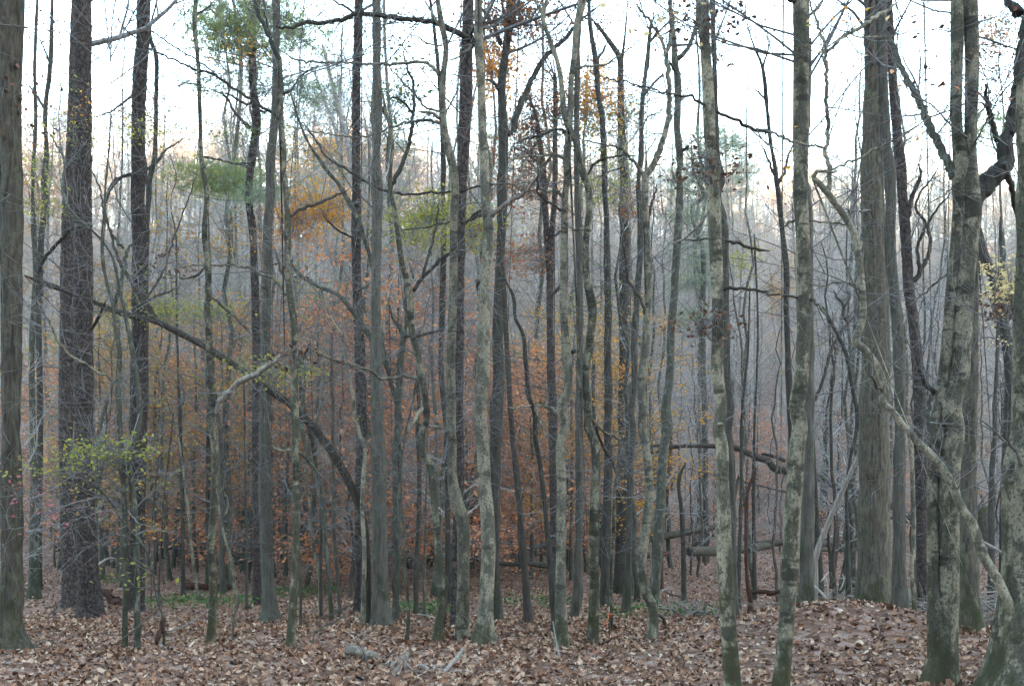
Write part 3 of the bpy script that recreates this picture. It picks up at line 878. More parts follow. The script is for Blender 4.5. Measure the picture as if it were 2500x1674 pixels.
tree('tree', 'short mossy dark trunk deeper between the thickest grey trunk and the sinuous maple',
     'M2:940,940,20;930,1200,28;928,1500,28|B2:935,0,28;940,300,30;938,600,30;922,900,32;920,1150,38', 'dark', Z=16.5, nb=14)
tree('sapling', 'thin straight green-grey sapling beside the low green plants near the sinuous maple',
     'M2:1000,1000,8;985,1500,12|B2:985,200,14;975,600,18;968,900,20;968,1165,26', 'moss', Z=15.6, nb=10)
tree('sapling', 'slanting twig-thin stem touching the sinuous maple at its foot',
     'B2:1120,760,10;1105,950,18;1090,1100,20;1075,1230,22', 'brown', Z=11.9, nb=3)
tree('maple_tree', 'pale smooth maple with a bulging bend low on its trunk',
     'T2:1405,-10,40;1440,200,48;1470,350,46;1448,600,50;1446,800,50;1460,1000,56;1490,1150,60;1528,1300,62;1540,1450,62|M2:1118,40,46;1133,150,44;1135,300,45;1135,500,46;1131,700,48;1126,900,50;1117,1100,52;1120,1300,56;1120,1500,56|B2:1120,0,54;1126,200,52;1128,400,58;1150,520,72;1183,620,74;1190,800,66;1188,1000,66;1185,1290,78', 'paler', nb=30, blen=(.5, 1.8), Z=11.7,
     limbs=[('T2:1412,575,30;1380,530,30;1330,485,28;1260,474,27;1150,486,25;960,492,22;780,488,20;600,480,18;380,470,17;300,450,16;240,410,14;170,372,10', .3), ('T2:1425,945,30;1380,926,28;1290,922,24;1200,932,21;1080,962,19;980,1005,17;900,1035,16;790,1050,15;600,1030,13;430,1005,11;240,960,9', -.4), ('T2:1425,910,26;1370,872,26;1310,856,24;1260,856,18', -.2), ('T2:1430,850,20;1330,830,18;1240,730,16;1150,640,13;1080,560,10;1000,480,8', .5), ('T2:1470,860,18;1510,790,16;1560,690,13;1600,560,9', .5), ('T2:1420,190,24;1370,110,20;1330,40,17;1300,-20,14', .3), ('T2:1440,350,14;1360,350,14;1290,310,12;1150,240,9', .5)], group='lichen-spotted maples')
tree('pine_tree', 'tall dark pine close behind the pale maple with the bulging bend',
     'T2:1642,0,84;1634,300,90;1626,500,98;1620,800,100;1605,1100,96;1588,1400,90|M2:1186,0,64;1180,200,56;1172,500,52;1168,900,50;1166,1200,46;1168,1500,46|B2:1168,0,48;1172,300,52;1162,550,52;1146,800,50;1139,1000,46;1137,1265,52', 'pine', Z=13.9, nb=6, lean=0, group='pines with plated bark')
tree('tree', 'dark slender trunk with reddish leaves hidden behind the bulging maple and the tall pine',
     'T2:1350,0,30;1400,400,36;1436,900,42;1444,1100,46;1446,1500,46|M2:1076,0,34;1078,300,36;1076,600,38;1068,900,38;1064,1200,36;1066,1500,36|B2:1092,100,36;1100,600,36;1105,1100,40', 'dark', Z=19, nb=12, foliage=[('M2:1070,1040', 14, 30, 120, 'russet', .06), ('M2:1010,700', 40, 30, 70, 'red', .06)])
tree('maple_tree', 'tall pale slightly wavy maple at the centre, a long limb reaching left near its top',
     'T2:1718,0,56;1720,200,60;1722,360,72;1735,600,58;1745,800,60;1755,1100,62;1765,1300,66;1770,1500,68|M2:1310,0,50;1315,200,56;1334,400,58;1326,560,64;1305,690,70;1308,800,64;1305,1000,72;1300,1200,78;1290,1500,76|B2:1285,0,70;1300,200,72;1310,400,74;1325,600,78;1331,800,80;1321,1000,84;1310,1200,92;1302,1320,130', 'paler', nb=26, blen=(.5, 1.8), Z=11.5,
     limbs=[('T2:1695,335,52;1650,310,50;1600,278,46;1500,222,46;1400,177,43;1300,160,41;1200,150,39;1000,126,36;860,108,36;790,104,36;700,140,33;600,165,30;500,182,30;400,170,31;320,198,30;225,215,26;170,205,22;115,204,14', -.3, 'dark'), ('T2:780,106,22;735,75,19;650,30,16;575,-10,13', .1, 'dark'), ('T2:1680,320,26;1668,260,24;1685,200,12', -.2, 'dark'), ('T2:1740,1430,16;1640,1452,16;1400,1475,17;1060,1475,20;960,1450,22;800,1350,20;700,1290,18;550,1200,15;450,1030,12;330,900,9;230,780,7', .8, 'brown'), ('M2:1295,290,24;1255,300,20;1220,322,16;1100,335,13;950,365,10;830,378,7', .3, 'brown'),
            ('M2:1352,298,26;1385,265,28;1415,244,28;1489,202,26|M3:40,200,24;100,160,22;160,90,20;210,15,16;260,-60,12', -.5, 'dead'), ('M2:1280,720,40;1272,670,36;1270,655,26', -.05, 'dark'), ('M2:1340,115,12;1430,117,12;1489,116,10|M3:100,100,8', .3), ('T2:1660,385,22;1620,395,18;1560,440,14;1480,465,9', .3), ('M2:1290,265,18;1240,300,16;1200,350,10', .2, 'brown')],
     foliage=[('M2:1000,300', 80, 55, 480, 'yellowgreen', .055, 7), ('M2:1240,390', 40, 40, 200, 'yellowgreen', .055, 6)], group='lichen-spotted maples')
tree('oak_tree', 'dark thick-topped tree right of the tall pale central maple, twin stems joining halfway down',
     ['T2:1968,-10,80;1960,150,76;1940,300,62;1905,550,72;1898,750,72;1910,1000,86;1905,1300,82;1900,1500,82|M2:1410,60,60;1408,300,56;1400,500,54;1391,700,60;1386,1000,70;1386,1300,76;1380,1500,76|B2:1375,0,82;1368,300,78;1370,600,62;1374,900,48;1382,1115,66'], 'dark', Z=15.2, nb=20, lean=0,
     limbs=[('T2:1940,1030,40;1980,1000,46;2010,960,50|T3:40,980,58;80,850,56;130,720,52;200,580,46;290,430,42;380,350,40;460,270,36;560,150,30;680,60,24;760,-5,20', .8), ('T2:1900,720,30;1860,670,26;1810,620,24;1770,610,18', -.3), ('T2:1890,340,36;1840,220,32;1790,130,28;1740,70,22;1700,10,16', .5)],
     foliage=[('T2:1890,150', 60, 60, 420, 'red', .065), ('T3:150,80', 80, 70, 300, 'red', .06), ('T2:1830,500', 40, 60, 260, 'orange', .06, 3), ('M2:1420,360', 16, 16, 36, 'yellowgreen', .055, -1), ('M2:1440,500', 50, 60, 160, 'red', .06)], group='oaks with furrowed bark')
tree('tree', 'smooth brown stem curving away from the lower half of the dark thick-topped tree',
     'M2:1400,420,24;1412,600,28;1424,800,32;1434,1000,34;1450,1250,36;1464,1489,37|B3:15,0,37;42,300,38;62,500,42;86,800,48;104,1000,52;117,1165,60', 'brown', Z=14.4, nb=10)
tree('sapling', 'dark S-curved stem arching from the dark thick-topped tree down to the leaves at centre',
     'M2:1415,630,12;1425,660,16;1450,700,18|M3:0,690,19;22,730,22;36,780,24;40,870,25;82,960,29;102,1150,30;130,1350,33;153,1500,35|B3:150,0,34;180,300,35;206,500,37;228,750,38;250,1000,41;266,1205,46', 'dark', nb=16, Z=13.2,
     limbs=[('M3:150,1370,10;220,1380,14;270,1400,16;295,1430,12', -.3, 'paler'), ('M3:152,1372,12;170,1430,14;195,1500,13;202,1555,10', -.35, 'paler'), ('M3:140,1368,12;90,1375,11;40,1392,10;0,1380,8', -.2, 'paler')])
# ---- right part
tree('pine_tree', 'dark scaly two-topped trunk with dull red leaves, tight behind the pale knobbly maple',
     ['T3:360,560,30;365,800,38;360,1100,40;358,1500,42|M3:268,50,34;262,200,32;250,400,36;240,600,42;240,900,42;246,1200,52;256,1500,54|B3:255,0,54;258,300,52;262,600,46;264,900,46;268,1060,52',
      'T3:170,760,16;215,900,26;240,1050,36;258,1400,46|M3:205,100,36;215,300,36;228,500,38;238,620,40'], 'pine', Z=19.4, nb=10, lean=0, group='pines with plated bark',
     foliage=[('T3:180,950', 70, 60, 500, 'red', .065), ('T3:120,1200', 60, 50, 380, 'red', .065), ('T3:330,800', 60, 60, 420, 'red', .065), ('T3:80,600', 40, 60, 160, 'orange', .06), ('M3:90,520', 60, 40, 260, 'red', .06), ('M3:60,130', 60, 46, 260, 'red', .065), ('T3:300,950', 50, 50, 160, 'green', .06), ('T3:120,150', 50, 60, 180, 'red', .06)],
     limbs=[('M3:225,760,14;260,735,18;290,705,18;300,680,10', -.4, 'brown'), ('M3:265,410,14;305,375,16', -.2, 'brown')])
tree('maple_tree', 'pale knobbly maple right of centre, splitting into two stems below the sky line',
     ['T3:575,0,58;530,200,58;512,400,50;485,600,44;480,800,46;470,960,56;463,1100,60;455,1300,58;440,1500,52|M3:334,0,46;325,200,48;320,400,46;320,600,48;315,800,44;322,950,46;332,1080,58;336,1300,50;322,1450,54|B3:304,0,60;300,200,56;305,400,54;306,600,56;305,800,56;300,1000,60;306,1297,76',
      'T3:300,-10,28;270,150,32;320,300,34;385,500,36;410,650,40;430,850,46;462,980,50'], 'paler', nb=36, blen=(.5, 1.8), Z=10.9,
     limbs=[('T3:280,130,22;240,70,22;205,0,20;180,-50,16', .3), ('T3:435,1010,36;400,990,24;270,1030,20;150,1060,17;50,1100,11', .4, 'dark'), ('T3:435,1215,34;410,1190,28;350,1185,20;260,1195,18;100,1200,14;0,1240,10', -.4), ('T3:480,520,22;560,515,18;650,505,16;740,495,16;850,430,13;960,350,9;1020,290,7', -.5), ('T3:430,1530,36;405,1475,30;370,1465,22;300,1470,14;230,1400,14;240,1330,12;330,1190,18;370,1150,12', -.5), ('M3:300,265,14;240,225,14;180,180,13;165,110,12;175,60,9', -.3, 'brown'), ('M3:380,1060,26;360,1070,22;340,1075,18', .0, 'dark')], group='lichen-spotted maples')
tree('maple_tree', 'mottled curving maple immediately right of the pale knobbly maple, bowed in its middle',
     'T3:470,960,40;505,1060,38;540,1180,40;590,1330,44;622,1500,46|M3:425,45,40;455,130,38;458,300,36;442,450,38;448,650,42;480,820,48;466,1000,44;442,1200,40;452,1500,42|B3:455,50,46;480,150,52;500,300,52;492,500,50;490,700,62;490,900,58;490,1100,62;483,1295,60', 'mottled', nb=30, blen=(.5, 1.6), Z=11.0,
     limbs=[('T3:610,1340,14;640,1280,22;700,1230,22;800,1198,18;900,1190,14;1000,1190,9', -.4), ('T3:640,1380,10;690,1365,16;800,1310,14;940,1260,9', .3), ('M3:470,380,14;430,372,14;355,378,9', -.3), ('B3:470,40,14;500,90,16;570,135,16;640,165,12;660,175,9', .3, 'paler'), ('B3:490,70,16;530,180,16;570,250,14;600,310,12;610,360,9', .5, 'brown'), ('M3:400,1070,14;395,1150,16;425,1310,12', -.2)], group='lichen-spotted maples')
tree('tree', 'straight grey-brown trunk between the bowed maple and the pale knobbly maple, standing farther back',
     'T3:555,0,34;540,300,42;528,700,50;525,1000,50;530,1300,52;532,1500,54|M3:396,0,48;401,300,46;406,600,44;410,900,46;406,1200,46;402,1500,46|B3:404,0,50;405,300,48;405,600,50;398,900,58;386,1120,66;370,1180,56', 'grey', Z=15.4, nb=12, lean=0, group='straight grey furrowed trunks')
tree('tree', 'dark ivy-speckled trunk right of the bowed maple, with yellow leaves low behind it',
     'T3:620,0,30;630,200,38;665,400,50;690,700,46;720,900,50;737,1200,52;745,1500,48|M3:550,100,38;560,300,36;562,500,42;570,800,46;567,1100,46;566,1500,48|B3:571,0,52;570,300,52;561,600,58;556,900,58;550,1038,66', 'dark', Z=19.5, nb=16,
     foliage=[('T3:730,1160', 12, 40, 110, 'yellowgreen', .06, -.3), ('M3:570,700', 12, 60, 60, 'green', .06, -.4), ('T3:600,900', 60, 60, 280, 'mixed', .06, 2), ('T3:640,700', 60, 60, 260, 'orange', .06, 2), ('M3:540,160', 40, 40, 160, 'yellowgreen', .06, 2)],
     limbs=[('T3:650,380,26;640,250,26;625,160,24', .3), ('T3:660,470,30;690,440,24;760,330,20', .4)])
tree('oak_tree', 'dark mossy trunk with a rough crooked top, two right of the bowed maple',
     ['T3:690,190,24;750,280,38;800,350,44;852,430,50;862,600,52;866,900,58;882,1200,66;880,1500,62|M3:660,50,52;660,300,58;660,600,60;661,900,64;660,1200,64;655,1500,68|B3:655,0,72;648,400,68;642,700,66;637,890,76', 'T3:920,-20,14;905,180,18;890,330,24;872,450,30'], 'dark', Z=23.5, nb=18, lean=0,
     foliage=[('T3:870,1150', 20, 44, 170, 'yellowgreen', .065, -.5), ('T3:870,850', 40, 60, 320, 'red', .065), ('M3:680,230', 46, 40, 260, 'red', .065, -1), ('M3:670,1180', 40, 26, 170, 'orange', .065, -2), ('T3:1010,870', 40, 24, 130, 'pinelight', .06), ('T3:700,560', 50, 50, 160, 'gold', .06, 6), ('T3:760,150', 50, 60, 180, 'red', .06)],
     limbs=[('T3:720,250,20;680,190,30;650,150,18', -.2)], group='oaks with furrowed bark')
tree('tree', 'straight slim dark trunk left of the forked pale maple, bending right near its top',
     'T3:1100,150,22;1085,280,34;1062,500,42;1032,750,42;1020,1000,42;1006,1300,44;1000,1500,44|M3:752,0,38;752,300,38;746,600,38;731,800,42;717,1000,40;716,1300,40;710,1500,42|B3:700,0,40;698,300,38;690,600,40;684,900,46;676,1110,60', 'dark', Z=17, nb=22,
     limbs=[('T3:1040,720,26;1100,660,22;1150,600,18;1200,550,12', .4), ('T3:1080,330,22;1130,270,20;1200,200,16;1290,120,11', .5)])
tree('maple_tree', 'smooth pale maple with a wide two-armed fork at the sky line and a kinked foot',
     'T3:1052,1330,56;1050,1500,52|M3:786,60,38;785,200,36;791,400,36;800,600,42;804,700,42;790,850,38;785,1000,42;770,1150,48;756,1300,48;762,1500,46|B3:766,0,46;780,200,46;800,350,46;804,500,50;790,650,62;766,800,58;765,950,56;788,1040,58;820,1110,58;822,1255,64', 'paler', nb=22, blen=(.5, 1.5), Z=11.0,
     limbs=[('T3:1055,1345,50;1100,1280,50;1170,1130,46;1220,950,42;1236,750,38;1228,550,37;1218,400,36;1240,330,34;1248,150,31;1242,0,28;1240,-80,24', .4), ('T3:1220,420,26;1190,340,28;1150,260,26;1095,170,22;1050,120,20;1000,60,16;950,-10,12', .3), ('T3:1045,1340,34;1000,1290,26;940,1210,22;885,1150,20;800,1120,16;720,1105,14;550,1065,11;430,1020,8', -.4), ('T3:1055,1320,18;1060,1240,14;1068,1150,12;1120,1080,9;1180,1000,7', .2), ('T3:910,1110,10;1000,1000,12;1100,880,12;1200,830,8', .5), ('M3:785,860,20;755,780,18;715,700,18;680,650,18;675,560,15;655,440,12;660,380,9', -.4, 'brown'), ('M3:790,400,16;810,270,15;830,180,13;850,110,9', .5, 'rot')], group='lichen-spotted maples')
tree('tree', 'leaning lichen-grey trunk with a knuckled bend high up, right of the forked pale maple',
     'T3:1240,-10,38;1255,200,44;1275,350,48;1278,460,58;1295,560,58;1302,700,60;1300,820,58;1296,1000,58;1312,1140,64;1316,1280,52;1316,1400,52|M3:970,50,40;976,200,46;966,400,48;946,700,52;926,1000,52;921,1200,54;905,1500,66|B3:898,0,62;888,200,62;870,500,64;851,800,66;836,1000,62;826,1145,60', 'moss', Z=15, nb=20, lean=0,
     limbs=[('T3:1300,450,42;1340,415,36;1380,370,34;1430,245,30;1455,120,24;1470,0,18', .5), ('T3:1290,570,24;1250,500,22;1235,460,14', -.2), ('T3:1330,1150,34;1365,1135,26;1390,1110,14', -.2), ('M3:930,455,12;1000,425,14;1080,360,14;1125,300,13;1135,270,10', -.5, 'dead'), ('T3:1300,350,18;1380,345,14;1460,320,9', .4), ('M3:930,40,14;960,100,16;1000,85,10', -.2, 'paler')])
tree('dead_tree', 'thin black dead snag beside the leaning lichen-grey trunk',
     'B3:935,100,14;925,200,20;912,350,22;905,500,20;890,650,16;876,780,22;872,905,26', 'rot', Z=24, nb=3, cat='dead tree')
tree('maple_tree', 'big mottled maple with black knots, its foot below the frame, right of centre',
     'T3:1490,-10,92;1500,200,84;1520,500,82;1532,700,92;1546,1000,94;1560,1200,92;1568,1400,92|M3:1166,0,82;1170,200,72;1175,400,72;1186,600,72;1190,800,66;1191,1000,72;1190,1200,72;1196,1500,70|B3:1214,0,64;1215,200,74;1220,400,72;1226,600,82;1230,800,90;1240,1000,88;1250,1200,90;1264,1400,94;1276,1568,98;1282,1640,112', 'pale', Z=7.9, nb=22, blen=(.5, 1.6), tmin=.3, lean=0,
     limbs=[('T3:1600,850,24;1500,800,22;1430,755,20;1330,735,18;1180,700,15;1000,655,14;860,620,13;700,580,11;600,520,9', -.4, 'brown'), ('T3:1590,845,22;1640,875,26;1740,915,26;1830,960,28;1900,990,26;2007,1005,20|T4:120,1020,16', .5, 'brown'), ('M3:1220,435,14;1100,430,12;990,435,9', .4, 'brown'), ('M3:1240,440,16;1310,455,18;1370,475,18;1440,485,16;1489,495,12', .3, 'brown'), ('M3:1225,720,22;1260,700,20;1300,708,18;1400,715,16;1489,725,12', -.2, 'brown'), ('M3:1180,1480,22;1200,1475,20;1225,1478,16', -.1)],
     foliage=[('T3:1480,1260', 22, 16, 110, 'brown', .05, -.12), ('T3:1490,1325', 12, 9, 60, 'brown', .045, -.12), ('M3:1120,925', 20, 12, 110, 'brown', .05, -.1), ('T3:1530,165', 24, 14, 160, 'brown', .045, -.1), ('T3:1650,450', 8, 8, 12, 'brown', .06, .2), ('T3:1140,90', 30, 20, 26, 'cream', .055, -.2), ('T3:1330,30', 16, 12, 12, 'cream', .05, -.2)], group='lichen-spotted maples')
tree('tree', 'straight dull grey trunk close behind the big mottled maple right of centre',
     'T3:1572,0,40;1570,100,44;1582,500,46;1592,900,48;1604,1200,52;1612,1500,52|M3:1214,100,46;1222,300,46;1236,600,46;1242,900,48;1247,1200,48;1254,1500,52|B3:1262,0,54;1268,300,50;1276,700,50;1282,1000,52;1286,1180,60', 'grey', Z=13, nb=18, lean=0, group='straight grey furrowed trunks',
     limbs=[('T3:1570,130,18;1550,40,20;1575,-40,22', .3)])
tree('maple_tree', 'clean pale maple with sparse dark rings, left of and touching the dull banded trunk',
     'T4:298,-20,126;300,300,126;298,600,120;296,900,118;295,1200,108;296,1500,100|M4:218,0,74;226,200,70;231,400,74;236,600,74;236,800,76;235,1000,78;226,1200,84;214,1500,90|B4:200,0,94;198,200,92;186,400,90;172,600,90;165,800,92;151,1000,92;141,1200,88;122,1400,92;106,1568,98;100,1650,112', 'pale', Z=7.9, nb=16, blen=(.5, 1.5), lean=0,
     limbs=[('T4:260,15,40;230,0,40;190,-30,36', -.2, 'dark'), ('T4:360,120,22;400,90,26;440,40,26;475,-10,24', .3), ('M4:190,320,14;150,335,16;120,380,13', .4), ('M4:270,770,18;310,785,18;345,820,16;370,870,14', -.3), ('M4:195,760,16;120,745,14;40,738,12;0,730,9', -.3, 'brown'), ('M4:270,325,9;330,330,10;470,345,9;560,375,7', .2)], group='lichen-spotted maples')
tree('tree', 'dull grey trunk with faint bands touching the right side of the clean pale maple',
     'T4:355,300,60;345,900,60;335,1400,56|M4:255,200,60;262,600,62;268,1000,66;276,1400,66|B4:270,0,64;266,200,64;260,500,80;256,800,86;255,1000,88;254,1200,94;250,1330,124', 'grey', Z=11.4, nb=8, lean=0)
tree('tree', 'thin dark tree with a spindly forked top, left of the clean pale maple',
     'T3:1815,-20,9;1835,200,13;1880,340,20;1950,520,30;1970,680,38;1985,850,36;2000,1000,34|T4:60,1050,34;85,1200,34;110,1350,44;128,1500,48|M4:80,50,32;100,200,36;116,400,32;138,600,40;140,800,36;146,1000,38;155,1300,42;166,1500,42|B4:170,200,42;175,600,44;180,960,50', 'dark', Z=18, nb=30, blen=(.5, 2.0),
     limbs=[('T3:1950,520,18;1975,430,14;2000,340,11|T4:30,200,8;50,0,6', .4), ('T4:128,1400,30;170,1320,24;200,1200,20;240,1100,14', .5), ('T4:110,1380,24;70,1280,20;30,1180,16;-20,1080,10', .3), ('T3:1970,760,20;1930,720,16;1890,680,12', .2), ('M4:70,60,18;55,20,14', .2)], foliage=[('M4:150,620', 6, 6, 8, 'brown', .06)])
tree('sinuous_tree', 'sinuous bare stem snaking up across the very thick oak from the lower right',
     'M4:290,75,26;330,118,34;372,165,38;410,220,38;450,270,38;485,325,38;512,370,37;532,420,38;545,500,40;556,580,40;566,680,40;574,800,40;574,870,40;556,935,42;532,990,44;530,1012,46;560,1035,46;592,1062,45;630,1115,44;660,1165,43;692,1250,42;700,1310,42;680,1335,40;700,1365,40;770,1440,40;830,1510,40|B4:735,0,38;800,90,41;880,180,45;960,255,50;1000,300,52;1030,340,50;1055,380,50;1090,450,50;1120,525,50;1155,590,52;1190,635,54;1225,730,54;1258,830,57;1300,900,55;1340,965,55;1380,1050,54;1420,1130,52;1450,1200,50;1465,1262,50', 'paler', Z=7.5, nb=18, blen=(.4, 1.3), cat='small tree', lean=0,
     limbs=[('M4:380,155,26;388,80,25;378,0,23|T4:520,1330,36;505,1250,34;492,1150,32;500,1060,32;508,950,32;496,800,30;490,600,29;492,420,28;485,340,26;455,260,24;425,180,24;395,90,24;370,30,26;352,-10,26', .25), ('T4:495,395,24;560,345,24;640,275,26;690,245,30;760,205,28;820,170,28;900,110,28;1000,50,22;1060,0,18', .4), ('T4:690,250,14;720,280,14;800,285,14;900,285,15;1000,280,12;1090,255,10;1190,235,8', .5), ('M4:290,78,24;300,52,22;330,45,20;375,50,16;430,35,10', -.2), ('T4:510,1310,16;560,1290,15;640,1250,15;760,1200,17;850,1150,17;960,1100,16;1060,1050,14;1180,970,13;1280,910,12;1400,830,9;1650,780,7', .4), ('T4:485,1140,18;430,1118,16;350,1112,18;250,1085,20;150,1040,18;60,1000,16;0,990,14|T3:1900,985,12', -.3), ('M4:690,1300,16;660,1270,18;640,1220,16;610,1180,10', -.2), ('M4:550,710,12;510,680,11;440,675,10;330,690,9;200,640,7', -.2)],
     foliage=[('T4:520,185', 9, 7, 6, 'gold', .055, -.1), ('T4:660,70', 5, 8, 5, 'cream', .045, -.1), ('T4:580,360', 5, 9, 6, 'cream', .06), ('T4:300,1125', 9, 6, 5, 'gold', .06, -.5), ('T4:955,1080', 12, 8, 4, 'gold', .05, .2)])
tree('leaning_pole', 'thin straight dead pole leaning right in front of the log pile and the big oak',
     'M4:815,870,12;795,920,18;770,1020,20;735,1120,22;705,1230,24;668,1370,26;622,1500,27|B4:670,0,28;598,150,30;522,320,32;440,500,34;372,650,37;325,770,42;300,850,44', 'dead', Z=13.6, nb=5, cat='dead pole', lean=0)
tree('sapling', 'thin dark stem standing by the foot of the leaning dead pole',
     'B4:290,150,20;300,350,26;308,550,32;318,800,50;322,965,62', 'dark', Z=18.2, nb=6, limbs=[('M4:300,1345,22;330,1270,24;365,1160,26;400,1040,24;430,985,24;490,905,22;530,865,16;560,835,12', .4, 'brown'), ('M4:490,905,20;460,860,20;465,810,18;430,760,16;405,720,12', .2, 'brown'), ('M4:465,815,14;500,760,14;500,720,10', .3, 'brown')])
tree('sapling', 'slender bowed grey sapling between the clean pale maple and the big oak at the right',
     'M4:300,790,12;345,815,16;375,870,22;430,970,24;478,1080,26;510,1250,28;545,1440,30|B4:540,50,26;500,300,24;480,500,26;486,700,30;492,1020,40', 'dark', Z=16, nb=16)
tree('oak_tree', 'very thick rough oak at the right with a slim pale trunk pressed against it',
     'T4:858,0,150;865,500,158;858,1000,176;848,1500,186|M4:632,0,140;634,200,138;640,400,138;648,600,142;652,900,150;648,1200,158;640,1500,162|B4:640,0,166;642,300,178;637,600,184;636,900,192;632,1095,206', 'oak', Z=13.2, nb=8, lean=0, group='oaks with furrowed bark',
     limbs=[('M4:690,265,10;600,268,14;500,262,12;380,245,9', -.6, 'twig')])
tree('tree', 'slim pale trunk pressed against the right side of the very thick rough oak',
     'T4:912,-10,86;925,300,80;932,600,72;945,900,78;968,1200,88;986,1500,95|M4:725,0,74;724,200,68;730,450,62;745,650,62;765,850,66;776,1000,68;782,1200,70;784,1400,70|B4:785,0,62;781,300,72;778,600,76;779,900,82;780,1090,98', 'grey', Z=12.5, nb=6, lean=0, group='straight grey furrowed trunks')
tree('tree', 'dark rough tapering trunk behind and right of the slim pale trunk',
     'T4:975,0,50;985,300,60;1000,600,62;1025,900,66;1060,1250,74;1078,1500,76|M4:790,0,66;802,200,64;820,450,60;835,700,62;862,900,62;882,1100,66;892,1300,66;896,1500,66|B4:898,0,66;902,300,68;907,600,66;914,900,66;918,1010,72', 'pine', Z=17, nb=10, lean=0, limbs=[('M4:835,690,28;870,660,28;900,600,28;890,560,22;880,480,18;920,380,16;960,310,14;1010,240,12;1090,150,9', -.5, 'brown'), ('M4:900,600,26;940,530,24;958,460,22;950,400,20;930,330,18;875,260,16;890,180,13;960,90,11;1010,10,8', -.4, 'brown'), ('M4:830,300,30;845,220,28;870,140,26;900,90,22;905,50,18;890,0,14', -.3)], group='pines with plated bark')
tree('sapling', 'thin spotted white-grey sapling behind the slim pale trunk at the right',
     'M4:690,560,8;720,680,12;775,780,16;800,880,18;815,1000,18;825,1250,20|B4:820,0,22;845,200,24;858,500,26;862,750,24;850,900,24;868,1090,28', 'paler', Z=14.6, nb=10)
tree('maple_tree', 'stout multi-stemmed maple near the right edge with a thick dark swinging arm',
     ['T4:1588,-20,120;1606,300,112;1608,600,104;1600,900,96;1596,1200,100;1600,1450,130|M4:1190,280,110;1172,450,102;1158,620,106;1148,750,112;1132,1000,112;1120,1200,112;1092,1500,116|B4:1066,0,132;1066,300,122;1058,600,118;1060,900,112;1048,1150,128;1036,1350,142;1014,1568,190;1010,1640,220',
      'T4:1498,-20,100;1490,500,92;1492,1000,86;1500,1400,92|M4:1128,20,88;1120,200,72;1108,400,68;1086,600,62;1066,800,58;1055,1000,66;1030,1200,62;1002,1400,62;986,1560,64|B4:984,50,62;970,300,62;968,500,60;970,700,64;975,950,70;984,1150,86;1000,1400,110;1010,1600,120'], 'pale', Z=8.2, nb=22, blen=(.5, 1.5), lean=0,
     limbs=[('M4:1180,330,110;1200,220,124;1240,150,132;1290,95,132;1345,45,118;1385,-10,100|T4:1860,1130,124;1905,950,108;1940,720,98;1962,560,90;1980,400,84;2000,250,80;2030,80,80;2060,-80,76', .5, 'dark'), ('T4:1960,110,90;1930,60,80;1890,10,74;1850,-60,70', .2, 'dark'), ('T4:1470,1360,60;1430,1250,60;1350,1100,58;1280,950,54;1200,765,50;1105,600,42;1040,450,42;985,320,40;950,210,30', .9, 'moss'), ('T4:1810,1080,44;1770,960,40;1735,850,40;1720,760,30;1705,640,24', -.2, 'dark'), ('T4:1730,830,22;1690,790,16;1600,780,12;1480,820,10', -.2, 'dark'), ('M4:980,1300,30;940,1270,30;910,1210,26;885,1130,18;870,1040,10', -.3, 'dark'), ('M4:975,1300,26;955,1330,26;945,1400,24;950,1560,20|B4:950,100,22;990,260,20', -.25, 'dark'), ('T4:1850,1250,50;1890,1350,46;1915,1480,40;1930,1560,34|M4:1450,300,26', .3, 'dark'), ('T4:1540,1340,12;1450,1440,12;1380,1500,10;1250,1568,8', -.3), ('M4:1060,615,10;960,700,12;870,780,10;830,830,7', .3)],
     foliage=[('T4:1595,505', 9, 7, 24, 'brown', .05, -.2), ('T4:1520,630', 5, 6, 6, 'russet', .06, -.2), ('T4:1390,200', 14, 60, 40, 'brown', .05, .3), ('T4:1410,560', 9, 26, 26, 'brown', .06, .3), ('T4:1865,690', 6, 12, 8, 'russet', .07)], group='lichen-spotted maples')
tree('oak_tree', 'dark brown trunk with a mossy foot close behind the stout multi-stemmed maple',
     'M4:1212,400,44;1206,700,54;1196,1000,72;1190,1300,80;1184,1500,88|B4:1176,0,94;1170,300,104;1166,600,114;1162,900,130;1168,1100,142;1176,1250,152;1182,1315,176', 'oak', Z=10.4, nb=3, lean=0, group='oaks with furrowed bark')
tree('maple_tree', 'mossy-footed pale trunk cut by the right edge of the frame',
     'T4:1978,600,56;1985,1000,78;1992,1500,92|M4:1492,100,78;1496,400,92;1490,800,112;1486,1200,124;1490,1500,136|B4:1500,0,150;1484,300,196;1480,700,208;1488,1000,238;1492,1300,310;1500,1568,430;1500,1650,480', 'pale', Z=7.6, nb=6, blen=(.4, 1.0), lean=0, group='lichen-spotted maples',
     foliage=[('M4:1400,700', 26, 60, 130, 'cream', .05, 6), ('M4:1400,830', 26, 30, 60, 'brown', .06, 6)])
tree('tree', 'dark bare trunk leaning left behind the stout multi-stemmed maple, near the right edge',
     'T4:1640,1600,28|M4:1215,300,40;1238,420,46;1262,520,58;1318,650,62;1346,800,62;1388,1000,62;1410,1200,66;1406,1400,62;1400,1560,54|B4:1390,150,46;1376,400,44;1368,790,46', 'dark', Z=20, nb=14, limbs=[('M4:1450,330,14;1440,200,16;1410,80,18;1385,20,14', .5)],
     foliage=[('M4:1380,640', 26, 50, 160, 'cream', .055, -1), ('M4:1340,1000', 16, 40, 60, 'cream', .055, -1), ('T4:1800,500', 50, 120, 260, 'brown', .055, 2), ('T4:1880,170', 40, 30, 120, 'green', .06, 1), ('T4:1760,280', 50, 40, 140, 'russet', .055, 2), ('T4:1700,1000', 50, 50, 90, 'pinelight', .055, 3)])
